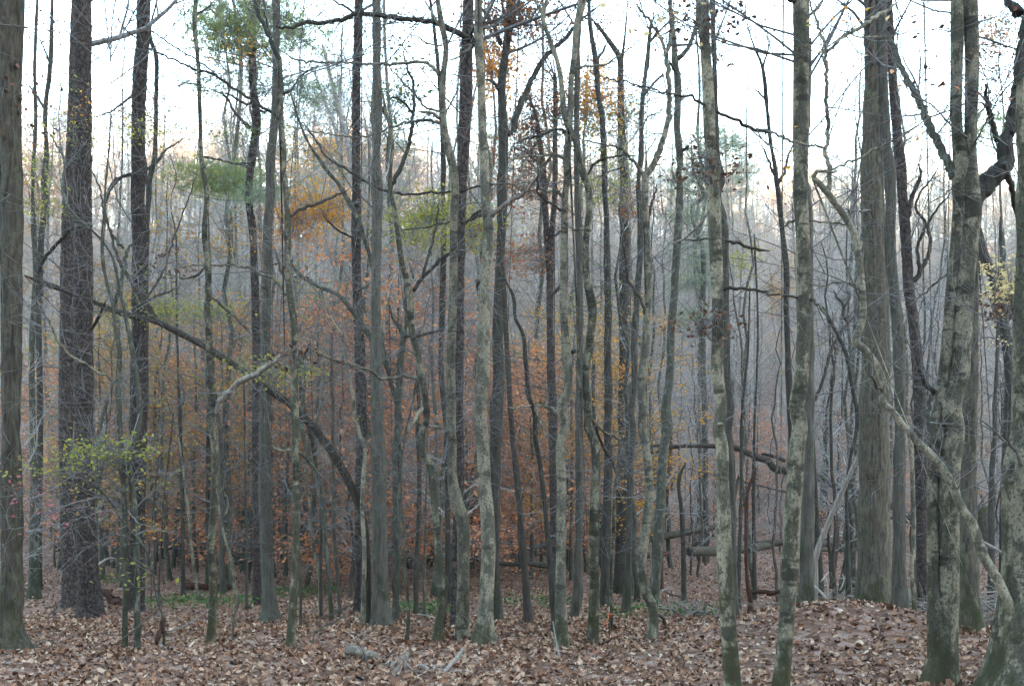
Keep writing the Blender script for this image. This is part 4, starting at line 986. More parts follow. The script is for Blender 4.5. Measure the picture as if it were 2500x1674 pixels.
tree('sapling', 'thin straight stem in the brush right of the stout multi-stemmed maple',
     'M4:1355,300,16;1362,560,22;1342,900,24;1330,1250,26;1325,1500,30|B4:1322,0,32;1310,300,36;1304,730,44', 'dark', Z=19, nb=14)
# ---- tall thin trunks in the sky and deeper saplings
tree('tree', 'grey leaning twin-topped trunk against the sky left of the dark slim centre-left pine',
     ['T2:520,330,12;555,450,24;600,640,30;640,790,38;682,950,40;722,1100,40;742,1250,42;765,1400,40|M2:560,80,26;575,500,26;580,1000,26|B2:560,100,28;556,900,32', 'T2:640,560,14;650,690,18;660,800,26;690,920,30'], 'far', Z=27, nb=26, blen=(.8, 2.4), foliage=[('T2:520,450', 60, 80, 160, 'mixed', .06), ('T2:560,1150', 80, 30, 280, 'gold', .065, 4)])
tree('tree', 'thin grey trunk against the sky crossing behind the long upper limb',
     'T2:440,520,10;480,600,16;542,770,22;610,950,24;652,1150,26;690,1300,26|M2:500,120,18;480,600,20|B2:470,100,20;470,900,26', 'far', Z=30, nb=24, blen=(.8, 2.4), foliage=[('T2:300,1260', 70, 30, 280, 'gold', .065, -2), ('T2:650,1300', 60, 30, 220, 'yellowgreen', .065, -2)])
tree('pine_tree', 'young blue-green pine behind the big mottled maple right of centre',
     'T3:1400,1050,10;1420,1300,20;1430,1560,26|M3:1105,200,28;1108,500,30;1108,800,32;1112,1200,32|B3:1120,100,32;1125,800,36', 'dark', Z=33, nb=10, blen=(.8, 2.2), lean=0,
     foliage=[('M3:1020,130', 50, 34, 420, 'pine', .05), ('M3:1060,300', 60, 34, 420, 'pine', .05), ('M3:1060,520', 50, 34, 360, 'pine', .05), ('M3:1040,660', 56, 26, 330, 'pine', .05), ('M3:1010,880', 40, 26, 240, 'pine', .05), ('T3:1430,1180', 44, 40, 280, 'pine', .05), ('T3:1690,1150', 44, 60, 320, 'pine', .05), ('M3:1330,560', 44, 50, 170, 'yellowgreen', .07, 3), ('T3:1500,1060', 36, 40, 160, 'pine', .05)])
tree('sapling', 'stub-topped grey sapling in the valley left of the long dead limb at the right',
     'B3:1010,300,14;975,380,22;985,560,28;995,750,30;1000,955,36', 'dark', Z=20, nb=8)
tree('sapling', 'rotten red-footed stem right of the big mottled maple, in front of the logs',
     'B3:1410,330,18;1365,450,22;1355,600,24;1352,800,26;1358,950,30;1378,1090,36', 'rot', Z=16.5, nb=6)
tree('sapling', 'thin grey sapling between the rotten red-footed stem and the big mottled maple',
     'M3:1375,700,14;1360,1100,18|B3:1330,0,20;1325,400,22;1315,800,26;1308,990,32', 'dark', Z=18.4, nb=16)
tree('sapling', 'thin grey sapling just right of the rotten red-footed stem',
     'M3:1400,400,12;1420,1000,16|B3:1400,100,18;1395,500,24;1400,900,30', 'dark', Z=20.5, nb=16)
tree('sapling', 'rod-straight mottled thin sapling rising beside the orange ribbon',
     'B3:640,180,10;622,330,16;606,480,20;600,680,20;590,850,18;588,1160,18', 'mottled', Z=13.6, nb=8)
tree('tree', 'curved mossy stem between the slim pale forked maple and the arched trunk foot',
     'M2:250,1050,14;290,1180,24;280,1330,28|B2:270,100,28;310,260,32;358,380,34;394,560,34;405,760,32;425,950,30;438,1150,34', 'moss', Z=15.2, nb=16, limbs=[('B2:410,580,10;440,565,12;500,565,13;560,610,8', -.3, 'paler'), ('B2:350,350,16;400,320,12;410,290,8', .3)])
tree('sapling', 'thin reddish-grey stem left of the arched trunk foot',
     'M2:320,1020,16;262,1140,24;265,1280,26;300,1450,28|B2:330,180,28;350,320,26;380,500,24', 'brown', Z=15.6, nb=10)
tree('sapling', 'straight brown sapling between the curved mossy stem and the arched trunk foot',
     'M2:445,960,18;440,1300,22;446,1500,24|B2:448,0,24;450,400,26;455,700,28;480,1000,28;487,1115,30', 'brown', Z=16, nb=14)
tree('sapling', 'pale crooked thin sapling between the slim pale forked maple and the curved mossy stem',
     'M2:400,980,14;395,1250,16|B2:300,430,14;318,540,16;330,700,18;350,830,22;376,950,26;380,1105,30', 'paler', Z=16.6, nb=12)
tree('sapling', 'thin mossy sapling touching the right side of the slim pale forked maple near its foot',
     'B2:240,400,10;252,700,18;262,1000,22;266,1180,24', 'moss', Z=13.6, nb=4)
tree('sapling', 'whip-thin pale stem with a kink right of the lichen-spotted maple at left',
     'B1:1290,400,8;1250,470,10;1250,600,12;1275,720,14;1320,880,20;1332,1000,20;1355,1090,16;1330,1170,16;1322,1270,14', 'paler', Z=12.6, nb=5, limbs=[('B1:1270,610,8;1295,560,10;1290,500,10;1275,475,7', .2)])
tree('sapling', 'thin grey sapling left of the crooked needle-topped pine',
     'M1:1385,1200,12|B1:1390,0,14;1395,400,16;1402,800,18;1400,1160,24', 'dark', Z=18.5, nb=12)
tree('sapling', 'dark short trunk behind the lichen-spotted maple at left, hidden at its side',
     'M1:1200,800,24|B1:1186,0,30;1180,400,30;1180,700,28;1180,1050,34', 'dark', Z=24, nb=8)
tree('sapling', 'leaning thin trunk just right of the paired pines, bowed to the right going up',
     'M1:640,1240,14;615,1330,20;585,1420,26|B1:590,40,26;560,140,28;545,300,28;548,800,28;552,1100,34', 'moss', Z=21.5, nb=8)

# ------------------------------------------------------------------ ground and sky-side terrain
def build_ground():
    m = Mesh()
    xs = np.concatenate([np.arange(-260, -60, 8), np.arange(-60, -14, 1.6), np.arange(-14, 14, .28), np.arange(14, 60, 1.6), np.arange(60, 261, 8)])
    ys = np.concatenate([np.arange(-250, -10, 6), np.arange(-10, 5, 1), np.arange(5, 22, .2), np.arange(22, 60, .8), np.arange(60, 420, 4)])
    X, Y = np.meshgrid(xs, ys)
    Zg = ground(X, Y)
    nx, ny = len(xs), len(ys)
    i = np.arange(ny - 1)[:, None] * nx + np.arange(nx - 1)[None]
    m.add(np.stack([X, Y, Zg], -1), np.stack([i, i + 1, i + nx + 1, i + nx], -1))
    return link('ground', m.data('ground', SOIL), None, kind='structure')


GROUND = build_ground()


def leaf_shape(kind):
    """outline in the leaf's plane, centre first; returns (V,2)"""
    t = {
        'oak': [(0, -.55), (.10, -.3), (.28, -.28), (.14, -.08), (.40, .02), (.18, .16), (.30, .36), (.10, .36), (0, .55), (-.10, .36), (-.30, .36), (-.18, .16), (-.40, .02), (-.14, -.08), (-.28, -.28), (-.10, -.3)],
        'maple': [(0, -.5), (.12, -.2), (.42, -.28), (.34, -.06), (.52, .16), (.22, .16), (0, .55), (-.22, .16), (-.52, .16), (-.34, -.06), (-.42, -.28), (-.12, -.2)],
        'beech': [(0, -.55), (.26, -.2), (.22, .25), (0, .55), (-.22, .25), (-.26, -.2)],
        'broad': [(0, -.5), (.40, -.2), (.36, .28), (0, .5), (-.36, .28), (-.40, -.2)],
    }[kind]
    return np.array([(0, 0)] + t)


SHAPES = [leaf_shape(k) for k in ('oak', 'maple', 'beech', 'broad')]


def leaf_verts(shape, n, size, r, tilt=.45, curl=1.0):
    V = len(shape)
    x, y = np.broadcast_to(shape[:, 0], (n, V)).copy(), np.broadcast_to(shape[:, 1], (n, V)).copy()
    c1, c2 = r.normal(0, .9, (n, 1)) * curl, r.normal(.5, .9, (n, 1)) * curl
    tw = r.normal(0, .7, (n, 1)) * curl
    z = c1 * x * x * 1.3 + c2 * y * y * .8 + tw * x * y + r.normal(0, .035, (n, V))
    P = np.stack([x, y, z], -1) * np.reshape(size, (n, 1, 1))
    rz = r.uniform(0, 2 * np.pi, n)
    tx, ty = r.normal(0, tilt, n), r.normal(0, tilt, n)

    def rot(P, a, ax):
        c, s = np.cos(a)[:, None], np.sin(a)[:, None]
        i, j = [(1, 2), (0, 2), (0, 1)][ax]
        Q = P.copy()
        Q[..., i] = c * P[..., i] - s * P[..., j]
        Q[..., j] = s * P[..., i] + c * P[..., j]
        return Q
    return rot(rot(rot(P, tx, 0), ty, 1), rz, 2)


def fan(V):
    k = np.arange(1, V)
    return np.stack([np.zeros(V - 1, int), k, np.r_[k[1:], 1]], -1)


def litter():
    r = np.random.default_rng(77)
    m = Mesh()
    n = 34000
    Y = 6.2 + (15.5 - 6.2) * r.uniform(0, 1, n) ** 1.15
    X = r.uniform(-1, 1, n) * (.49 * Y + .9)
    Zg = ground(X, Y)
    for k, sh in enumerate(SHAPES):
        s = np.arange(n) % 4 == k
        q = leaf_verts(sh, s.sum(), r.uniform(.028, .064, s.sum()) * np.where(r.uniform(size=s.sum()) < .07, 1.5, 1), r)
        lift = r.uniform(.0, .03, s.sum()) + .008
        q = q + np.stack([X[s], Y[s], Zg[s] + lift], -1)[:, None]
        V = len(sh)
        m.add(q, t=(np.arange(s.sum()) * V)[:, None, None] + fan(V)[None])
    n = 95000
    Y = 13 + (58 - 13) * r.uniform(0, 1, n) ** 1.35
    X = r.uniform(-1, 1, n) * (.5 * Y + 2)
    P = np.stack([X, Y, ground(X, Y) + r.uniform(0, .05, n)], -1)
    leaf_quads(m, P, .06, r, .6, .4, .75)
    # leaves banked against the feet of the trees
    for _, bs, Zt, rad in ALL_TREES:
        if Zt > 17:
            continue
        k = int(26 + 260 * rad)
        a_ = r.uniform(0, 6.28, k)
        dd = rad * 1.15 + np.abs(r.normal(0, .10, k)) + .01
        x, y = bs[0] + np.cos(a_) * dd, bs[1] + np.sin(a_) * dd
        q = leaf_verts(SHAPES[2 + (k % 2)], k, r.uniform(.04, .075, k), r, .8)
        q = q + np.stack([x, y, ground(x, y) + r.uniform(.01, .09, k) * np.exp(-(dd - rad) / .12)], -1)[:, None]
        V = q.shape[1]
        m.add(q, t=(np.arange(k) * V)[:, None, None] + fan(V)[None])
    link('leaf_litter', m.data('leaf_litter', LITTER, smooth_=False), None, kind='stuff', label='dry brown and tan fallen leaves covering the forest floor')
    # the leaves nearest the camera, one by one, as parts of the ground
    protos = []
    for j in range(12):
        sh = SHAPES[j % 4]
        q = leaf_verts(sh, 1, np.array([1.0]), r, .25, .8)[0]
        mm = Mesh()
        mm.add(q, t=fan(len(sh)))
        protos.append(mm.data('fallen_leaf', LITTER, smooth_=False))
    for j in range(290):
        y = 6.9 + 2.6 * r.uniform() ** 1.5
        x = r.uniform(-1, 1) * .475 * y
        o = link('fallen_leaf', protos[r.integers(12)], GROUND, (x, y, float(ground(x, y)) + r.uniform(.02, .04)))
        s = r.uniform(.045, .075)
        o.scale = (s, s, s)
        o.rotation_euler = (r.normal(0, .25), r.normal(0, .25), r.uniform(0, 6.28))


litter()


def green_patch(name, label, px, py, rx, n, mk='ivy', hgt=.16):
    r = np.random.default_rng(int(px))
    m = Mesh()
    Y0 = solve_Y(px, py, 12) or 18
    x0 = (px - CX) / F * Y0
    a_ = r.uniform(0, 6.28, n)
    d = np.sqrt(r.uniform(0, 1, n))
    X, Y = x0 + np.cos(a_) * d * rx, Y0 + np.sin(a_) * d * rx * 1.6
    P = np.stack([X, Y, ground(X, Y) + r.uniform(.02, hgt, n)], -1)
    leaf_quads(m, P, .085, r, .6, .2, .5)
    link(name, m.data(name, LM[mk], smooth_=False), None, kind='stuff', label=label)


green_patch('ground_plants', 'low green plants on the leaves by the arched trunk', 745, 1450, 0.80, 360)
green_patch('ground_plants', 'low green plants around the sinuous maple foot', 1045, 1492, 0.56, 315)
green_patch('ground_plants', 'green plants behind the lichen-spotted maple at left', 500, 1475, 1.04, 495)
green_patch('ground_plants', 'sparse green plants behind the pale maples', 1310, 1475, 0.72, 189)
green_patch('ground_plants', 'sparse green plants right of the kinked maple', 1655, 1495, 0.72, 225)
green_patch('ground_plants', 'few green sprigs beside the bowed maple', 1500, 1512, 0.36, 58)
green_patch('ground_plants', 'green plants low beside the paired pines', 262, 1418, 0.80, 225)


# ------------------------------------------------------------------ procedural trees for the depth of the wood
def gen_tree(r, h, rad, n_limb, cs, limb_len, k2=6, k3=4, leaf=None, n_leaf=0, leaf_size=.06, lean=.03, wob=.012, up=.5, ang=(40, 75), k4=0, flat=1.0, wid=1.0):
    N = 22
    t = np.linspace(0, 1, N)
    off = np.cumsum(r.normal(0, wob, (N, 2)), 0) * h * .25
    P = np.stack([off[:, 0] + lean * r.normal() * t * h, off[:, 1] + lean * r.normal() * t * h, t * h - .15], -1)
    R = rad * (1 - t) ** .75 * (1 + .35 * np.exp(-t * h / .35)) + .008
    tr, tw, lf = Mesh(), Mesh(), Mesh()
    tr.tubes(P, R, 8)
    Q, QR = children(P[None], R[None], n_limb, cs, .98, ang, limb_len, 8, r, up=up, wob=.13, ratio=.42, rmin=.006, flat=flat)
    tw.tubes(Q, QR * wid, 4)
    Q2, R2 = children(Q, QR, k2, .15, 1, (25, 60), (limb_len[0] * .35, limb_len[1] * .5), 5, r, up=up * .5, wob=.13, ratio=.55, rmin=.005, flat=flat)
    tw.tubes(Q2, R2 * wid, 3)
    Q3, R3 = children(Q2, R2, k3, .2, 1, (20, 55), (limb_len[0] * .15, limb_len[1] * .25), 3, r, up=up * .3, wob=.12, ratio=.6, rmin=.004, flat=flat)
    tw.tubes(Q3, R3 * wid, 3)
    if k4:
        Q4, R4 = children(Q3, R3, k4, .3, 1, (20, 50), (limb_len[0] * .1, limb_len[1] * .16), 3, r, up=up * .2, wob=.12, ratio=.7, rmin=.004)
        tw.tubes(Q4, R4 * wid, 3)
    if leaf:
        tips = np.concatenate([Q2[:, 2:].reshape(-1, 3), Q3.reshape(-1, 3)])
        LP = tips[r.integers(0, len(tips), n_leaf)] + r.normal(0, 1, (n_leaf, 3)) * np.array([.12, .12, .05])
        if leaf.startswith('pine'):
            needles(lf, LP, r, 7, .2, .012)
        else:
            leaf_quads(lf, LP, leaf_size, r)
    return tr, tw, lf


def make_proto(kind, bk, leaf, args, seed):
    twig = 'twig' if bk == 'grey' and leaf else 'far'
    r = np.random.default_rng(seed)
    tr, tw, lf = gen_tree(r, leaf=leaf, **args)
    root = link(kind, None)
    root['category'] = 'tree'
    link('trunk', tr.data('trunk', B[bk]), root)
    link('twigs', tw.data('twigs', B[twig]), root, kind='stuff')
    if leaf:
        nm = 'needles' if leaf.startswith('pine') else 'leaves'
        link(nm, lf.data(nm, LM[leaf], smooth_=False), root, kind='stuff')
    return root


PROTO = {}


def protos(key, n, kind, bk, leaf, seed, **args):
    PROTO[key] = [make_proto(kind, bk, leaf, args, seed + 11 * j) for j in range(n)]


protos('tall', 4, 'tree', 'grey', None, 100, h=16, rad=.10, n_limb=28, cs=.16, limb_len=(1.4, 4.2), k2=7, k3=5, k4=2)
protos('darktall', 2, 'tree', 'dark', None, 180, h=17, rad=.12, n_limb=24, cs=.22, limb_len=(1.4, 4.0), k2=7, k3=5, k4=2)
protos('slim', 3, 'tree', 'moss', None, 190, h=18.5, rad=.065, n_limb=30, cs=.3, limb_len=(.9, 3.0), k2=6, k3=4, k4=2, wob=.02, up=.7)
protos('pole', 4, 'sapling', 'moss', None, 200, h=8.5, rad=.045, n_limb=22, cs=.15, limb_len=(.6, 1.9), k2=6, k3=4, up=.35, wob=.02)
protos('whip', 3, 'sapling', 'brown', None, 230, h=5.5, rad=.024, n_limb=16, cs=.12, limb_len=(.4, 1.4), k2=5, k3=4, up=.35, wob=.03)
protos('beech', 4, 'beech_sapling', 'grey', 'russet', 300, h=6.0, rad=.04, n_limb=30, cs=.06, limb_len=(.8, 2.3), k2=6, k3=4, n_leaf=1900, leaf_size=.11, up=.15, flat=.55, ang=(55, 85))
protos('gold', 2, 'sapling', 'grey', 'gold', 340, h=7.0, rad=.045, n_limb=26, cs=.15, limb_len=(.8, 2.2), k2=6, k3=4, n_leaf=1900, leaf_size=.085, up=.2, flat=.6, ang=(50, 85))
protos('mixed', 2, 'sapling', 'grey', 'mixed', 360, h=7.5, rad=.05, n_limb=26, cs=.2, limb_len=(.8, 2.4), k2=6, k3=4, n_leaf=1700, leaf_size=.085, up=.25, flat=.6, ang=(50, 80))
protos('yellowgreen', 2, 'sapling', 'grey', 'yellowgreen', 380, h=7.5, rad=.05, n_limb=26, cs=.25, limb_len=(.8, 2.4), k2=6, k3=4, n_leaf=1500, leaf_size=.085, up=.25, flat=.5, ang=(55, 85))
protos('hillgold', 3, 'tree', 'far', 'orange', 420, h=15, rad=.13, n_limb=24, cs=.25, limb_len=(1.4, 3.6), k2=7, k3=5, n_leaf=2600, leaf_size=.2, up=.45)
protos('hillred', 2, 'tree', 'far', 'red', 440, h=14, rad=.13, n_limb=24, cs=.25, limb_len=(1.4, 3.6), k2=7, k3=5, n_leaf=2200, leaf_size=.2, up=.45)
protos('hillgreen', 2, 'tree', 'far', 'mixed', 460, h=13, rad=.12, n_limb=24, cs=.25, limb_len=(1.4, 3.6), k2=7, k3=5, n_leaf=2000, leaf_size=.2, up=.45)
protos('hillpine', 3, 'pine_tree', 'dark', 'pine', 480, h=17, rad=.16, n_limb=34, cs=.42, limb_len=(1.2, 3.2), k2=6, k3=3, n_leaf=2600, up=.15, ang=(60, 88))
_used = {}
RECS = []


def put(key, x, y, s, rz, r, label, group, lab):
    v = PROTO[key]
    j = int(r.integers(len(v)))
    p = v[j]
    loc = (float(x), float(y), float(ground(x, y)))
    if (key, j) not in _used:
        _used[(key, j)] = 1
        p.location = loc
        p.rotation_euler = (0, 0, rz)
        p.scale = (s, s, s)
        p['label'], p['group'] = label, group
        o = p
    else:
        o = copy_thing(p, loc, rz, s, label, group)
    RECS.append((o, lab, CX + F * x / y, s / y))
    return o


LBL = {
    'tall': ('bare grey tree among the crowded twigs behind the valley floor', 'bare trees behind the valley floor'),
    'darktall': ('bare dark-trunked tree among the crowded twigs behind the valley floor', 'bare trees behind the valley floor'),
    'slim': ('slim tall bare tree with a twiggy top', 'bare trees behind the valley floor'),
    'pole': ('thin bare mossy sapling in the brushy depth of the valley', 'bare saplings in the valley'),
    'whip': ('whip-thin bare brown sapling in the brushy depth of the valley', 'bare saplings in the valley'),
    'beech': ('low sapling holding layers of dry russet leaves in the valley', 'russet-leaved saplings in the valley'),
    'gold': ('young tree with golden yellow leaves in the valley understory', 'golden young trees in the valley'),
    'mixed': ('young tree with thin olive and ochre leaves in the valley', 'ochre young trees in the valley'),
    'yellowgreen': ('young tree with light yellow-green leaves in the valley', 'yellow-green young trees in the valley'),
    'hillgold': ('tree with glowing orange leaves on the far hilltop', 'coloured trees on the far hill'),
    'hillred': ('tree with dull red-brown leaves on the far hill', 'coloured trees on the far hill'),
    'hillgreen': ('tree with olive and yellow leaves on the far hill', 'coloured trees on the far hill'),
    'hillpine': ('blue-green pine rising above the far hill', 'pines on the far hill'),
}
r = np.random.default_rng(2024)


def scatter(key, n, y0, y1, px0, px1, s=(.8, 1.2), lab=None, ypow=1.0, label=None):
    lb = LBL[lab or key]
    for _ in range(n):
        y = y0 + (y1 - y0) * r.uniform() ** ypow
        x = (r.uniform(px0, px1) - CX) / F * y
        put(key, x, y, r.uniform(*s), r.uniform(0, 6.28), r, label or lb[0], lb[1], 'hill' if label or (lab or key).startswith('hill') else key)


# valley understory
scatter('beech', 44, 21, 52, 860, 1340)
scatter('beech', 10, 28, 52, 1340, 1560, (.6, 1))
scatter('beech', 34, 24, 56, 330, 900)
scatter('beech', 14, 24, 50, -60, 330)
scatter('beech', 16, 34, 60, 1750, 2350, (.5, .9))
scatter('gold', 9, 22, 42, 1330, 1560)
scatter('gold', 12, 24, 56, 520, 1080)
scatter('mixed', 22, 22, 50, 40, 880)
scatter('mixed', 6, 30, 60, 1650, 2450)
scatter('yellowgreen', 5, 24, 46, 60, 800)
scatter('yellowgreen', 3, 24, 40, 1050, 1500)
scatter('pole', 26, 18, 52, -150, 1250)
scatter('pole', 10, 20, 55, 1250, 1600)
scatter('pole', 40, 20, 62, 1600, 2650)
scatter('whip', 24, 16, 40, -150, 1400)
scatter('whip', 46, 19, 50, 1500, 2650)
scatter('tall', 12, 30, 60, -200, 1300)
scatter('tall', 15, 38, 75, 1300, 2700)
scatter('slim', 26, 23, 46, 100, 1300)
scatter('slim', 9, 26, 46, 1250, 2500)
scatter('darktall', 5, 36, 60, -200, 1300)
scatter('darktall', 7, 42, 75, 1300, 2700)
# far hillside
HILL = {k: (v[0].replace('behind the valley floor', 'on the far hillside'), 'trees on the far hillside') for k, v in LBL.items() if k in ('tall', 'darktall')}
LBL['hilltall'] = HILL['tall']
LBL['hilldark'] = HILL['darktall']
scatter('tall', 150, 60, 175, -250, 2750, (.75, 1.1), 'hilltall', .8)
scatter('darktall', 36, 60, 125, -250, 2750, (.75, 1.1), 'hilldark', .8)
scatter('hillgold', 26, 120, 185, -100, 1150, (.7, 1.0))
scatter('hillgold', 14, 130, 185, 760, 1060, (.8, 1.05))
scatter('hillgold', 26, 130, 182, 1250, 2600, (.6, .95))
scatter('hillred', 16, 60, 120, 0, 1500, (.6, 1))
scatter('hillgreen', 22, 60, 120, -100, 2600, (.6, 1))
scatter('hillpine', 14, 75, 130, -100, 2600, (.7, 1.05))
scatter('beech', 30, 52, 90, 100, 1500, (.7, 1.1), label='low sapling holding dry russet leaves on the far slope')


MARKS = [(28, 'the left-edge oak'), (190, 'the paired pines'), (335, 'the lone dark pine'), (515, 'the lichen-spotted maple'), (655, 'the furrowed grey trunk'), (722, 'the slim forked maple'), (930, 'the thickest straight trunk'),
         (1045, 'the sinuous maple'), (1125, 'the bulging-bend maple'), (1180, 'the central pale maple'), (1370, 'the knobbly maple'), (1450, 'the bowed maple'), (1580, 'the kinked maple'), (1770, 'the big mottled maple'), (1930, 'the clean pale maple'),
         (2130, 'the very thick oak'), (2300, 'the multi-stemmed maple'), (2480, 'the right-edge trunk')]
SHORT = {'slim': 'slim tall bare tree', 'tall': 'bare grey tree', 'darktall': 'bare dark-trunked tree', 'pole': 'thin bare sapling', 'whip': 'whip-thin sapling', 'beech': 'russet-leaved sapling', 'gold': 'golden young tree', 'mixed': 'ochre-leaved young tree', 'yellowgreen': 'yellow-green young tree'}


def name_by_place():
    slots = {}
    for o, key, px, size in RECS:
        if key == 'hill':
            continue
        k = int(np.searchsorted([m_[0] for m_ in MARKS], px))
        slots.setdefault((key, k), []).append((size, o))
    for (key, k), lst in slots.items():
        if k == 0:
            where = 'deep behind ' + MARKS[0][1]
        elif k == len(MARKS):
            where = 'deep behind ' + MARKS[-1][1]
        else:
            where = 'seen between %s and %s' % (MARKS[k - 1][1], MARKS[k][1])
        lst.sort(key=lambda q: -q[0])
        ranks = [''] if len(lst) == 1 else ['larger ', 'smaller '] if len(lst) == 2 else ['largest '] + ['middling '] * (len(lst) - 2) + ['smallest ']
        for rank, (_, o) in zip(ranks, lst):
            o['label'] = rank + SHORT[key] + ' ' + where


name_by_place()


def far_wood():
    """the wood beyond the trees that can be told apart: one mass of instanced bare trees"""
    rr = np.random.default_rng(5)
    kinds = []
    for v in range(6):
        tr, t, _ = gen_tree(rr, h=13, rad=.075, n_limb=26, cs=.05, limb_len=(1.2, 3.4), k2=6, k3=4, k4=2, wid=1.15)
        m = Mesh()
        m.v, m.q, m.n = tr.v + t.v, tr.q + [x + tr.n for x in t.q], tr.n + t.n
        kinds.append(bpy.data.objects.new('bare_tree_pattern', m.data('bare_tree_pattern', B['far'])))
    n = 1150
    y = np.where(rr.uniform(size=n) < .55, rr.uniform(56, 140, n), rr.uniform(140, 200, n))
    x = rr.uniform(-.58, .58, n) * y
    pts = np.stack([x, y, ground(x, y) - .1], -1)
    me = bpy.data.meshes.new('far_wood')
    me.from_pydata([tuple(p) for p in pts], [], [])
    for nm, arr in (('turn', rr.uniform(0, 6.28, n)), ('size', rr.uniform(.6, 1.0, n) * np.where(y > 140, .85, 1))):
        at = me.attributes.new(nm, 'FLOAT', 'POINT')
        at.data.foreach_set('value', arr.astype(np.float32))
    at = me.attributes.new('pick', 'INT', 'POINT')
    at.data.foreach_set('value', rr.integers(0, 6, n).astype(np.int32))
    o = link('far_wood', me, None, kind='stuff', label='grey mass of bare twigs over the far hillside')
    ng = bpy.data.node_groups.new('far_wood', 'GeometryNodeTree')
    ng.interface.new_socket('Geometry', in_out='INPUT', socket_type='NodeSocketGeometry')
    ng.interface.new_socket('Geometry', in_out='OUTPUT', socket_type='NodeSocketGeometry')
    N, K = ng.nodes, ng.links
    gi, go = N.new('NodeGroupInput'), N.new('NodeGroupOutput')
    g2i = N.new('GeometryNodeGeometryToInstance')
    for k in reversed(kinds):
        oi = N.new('GeometryNodeObjectInfo')
        oi.inputs['Object'].default_value = k
        oi.inputs['As Instance'].default_value = True
        K.new(oi.outputs['Geometry'], g2i.inputs[0])
    iop = N.new('GeometryNodeInstanceOnPoints')
    K.new(gi.outputs[0], iop.inputs['Points'])
    K.new(g2i.outputs[0], iop.inputs['Instance'])
    iop.inputs['Pick Instance'].default_value = True

    def named(nm, typ):
        q = N.new('GeometryNodeInputNamedAttribute')
        q.data_type = typ
        q.inputs['Name'].default_value = nm
        return q.outputs['Attribute']
    K.new(named('pick', 'INT'), iop.inputs['Instance Index'])
    cv = N.new('ShaderNodeCombineXYZ')
    K.new(named('turn', 'FLOAT'), cv.inputs[2])
    er = N.new('FunctionNodeEulerToRotation')
    K.new(cv.outputs[0], er.inputs[0])
    K.new(er.outputs[0], iop.inputs['Rotation'])
    K.new(named('size', 'FLOAT'), iop.inputs['Scale'])
    K.new(iop.outputs[0], go.inputs[0])
    mod = o.modifiers.new('far_wood', 'NODES')
    mod.node_group = ng


far_wood()

# ------------------------------------------------------------------ fallen wood, sticks, brush, ribbon
def fallen(name, label, cat, s, bk, Z=None, Z2=None, group=None, limbs=(), rest=True, S=None):
    c = parse(s)
    if Z is None:
        Z = solve_Y(c[:, 0].mean(), c[:, 1].mean() + np.nanmean(c[:, 2]) * .5) or 20
    Z2 = Z if Z2 is None else Z2
    L = np.linalg.norm(np.diff(c[:, :2], axis=0), axis=1).sum()
    N = int(np.clip(L / 6, 6, 120))
    c = resample(c, N)
    Y = np.linspace(Z, Z2, N)
    P = world_pt(c[:, 0], c[:, 1], Y)
    R = np.maximum(c[:, 2], 1.5) / 2 / F * Y
    if rest:
        g = ground(P[:, 0], P[:, 1])
        P[:, 2] = np.maximum(P[:, 2], g + R * .35)
        P[:, 2] = np.where(P[:, 2] > g + R * 1.5 + .12, P[:, 2], np.minimum(P[:, 2], g + R * 1.15))
    base = np.array([P[0, 0], P[0, 1], P[0, 2]])
    root = thing(name, label, cat, base, group)
    NSEED[0] += 7
    S = S or int(np.clip(np.median(c[:, 2]) * .9, 6, 32))
    v, q = tube_arrays(P[None], R[None], S, surface_radius(P, R, S, 'furrow' if R.mean() > .04 else 'lump', NSEED[0])[None])
    m = Mesh()
    add_capped(m, v, q, S)
    link('stem', m.data('stem', B[bk], base), root)
    for ls, dz in limbs:
        d = resample(parse(ls), 16)
        Yl = np.interp(d[0, 0], np.sort([c[0, 0], c[-1, 0]]), [Z, Z2] if c[0, 0] < c[-1, 0] else [Z2, Z]) + dz * np.linspace(0, 1, 16)
        Pl = world_pt(d[:, 0], d[:, 1], Yl)
        m = Mesh()
        v, q = tube_arrays(Pl[None], (np.maximum(d[:, 2], 1.5) / 2 / F * Yl)[None], 7)
        add_capped(m, v, q, 7)
        link('branch', m.data('branch', B[bk], base), root)
    return root


FG = 'fallen logs on the valley floor'
fallen('fallen_log', 'mossy green log lying behind the leaning lichen-grey trunk, the higher of two', 'log', 'B3:700,750,30;790,735,42;890,718,46;1000,695,44;1100,678,38;1180,664,34;1260,655,30', 'log', 30, 31, FG, [('B3:1010,815,22;1060,770,22;1100,735,20;1140,695,16', -.2)])
fallen('fallen_log', 'thick mossy log behind the big mottled maple, the lower of two', 'log', 'B3:1030,803,52;1120,802,58;1200,800,60;1320,790,54;1489,770,46', 'log', 27, 29, FG)
fallen('fallen_log', 'brown log end left of the clean pale maple at the right', 'log', 'B4:-30,765,44;40,758,44;130,752,42;200,752,42', 'log', 29, 29, FG)
fallen('fallen_log', 'long bleached barkless log on top of the pile beside the very thick oak', 'log', 'B4:330,728,24;400,722,26;480,716,26;560,708,26;640,700,24', 'dead', 30, 30.5, FG)
fallen('fallen_log', 'thin bleached log highest on the pile beside the very thick oak', 'log', 'B4:440,700,14;500,694,14;560,688,14;640,680,13', 'dead', 31, 31.5, FG)
fallen('fallen_log', 'dark moss-topped log in the middle of the pile beside the very thick oak', 'log', 'B4:300,768,34;400,760,38;500,752,40;600,742,40', 'log', 29.3, 29.5, FG)
fallen('fallen_log', 'grey mossy log lowest in the pile beside the very thick oak', 'log', 'B4:310,795,28;420,790,32;520,786,30;610,778,26', 'log', 28.4, 28.6, FG)
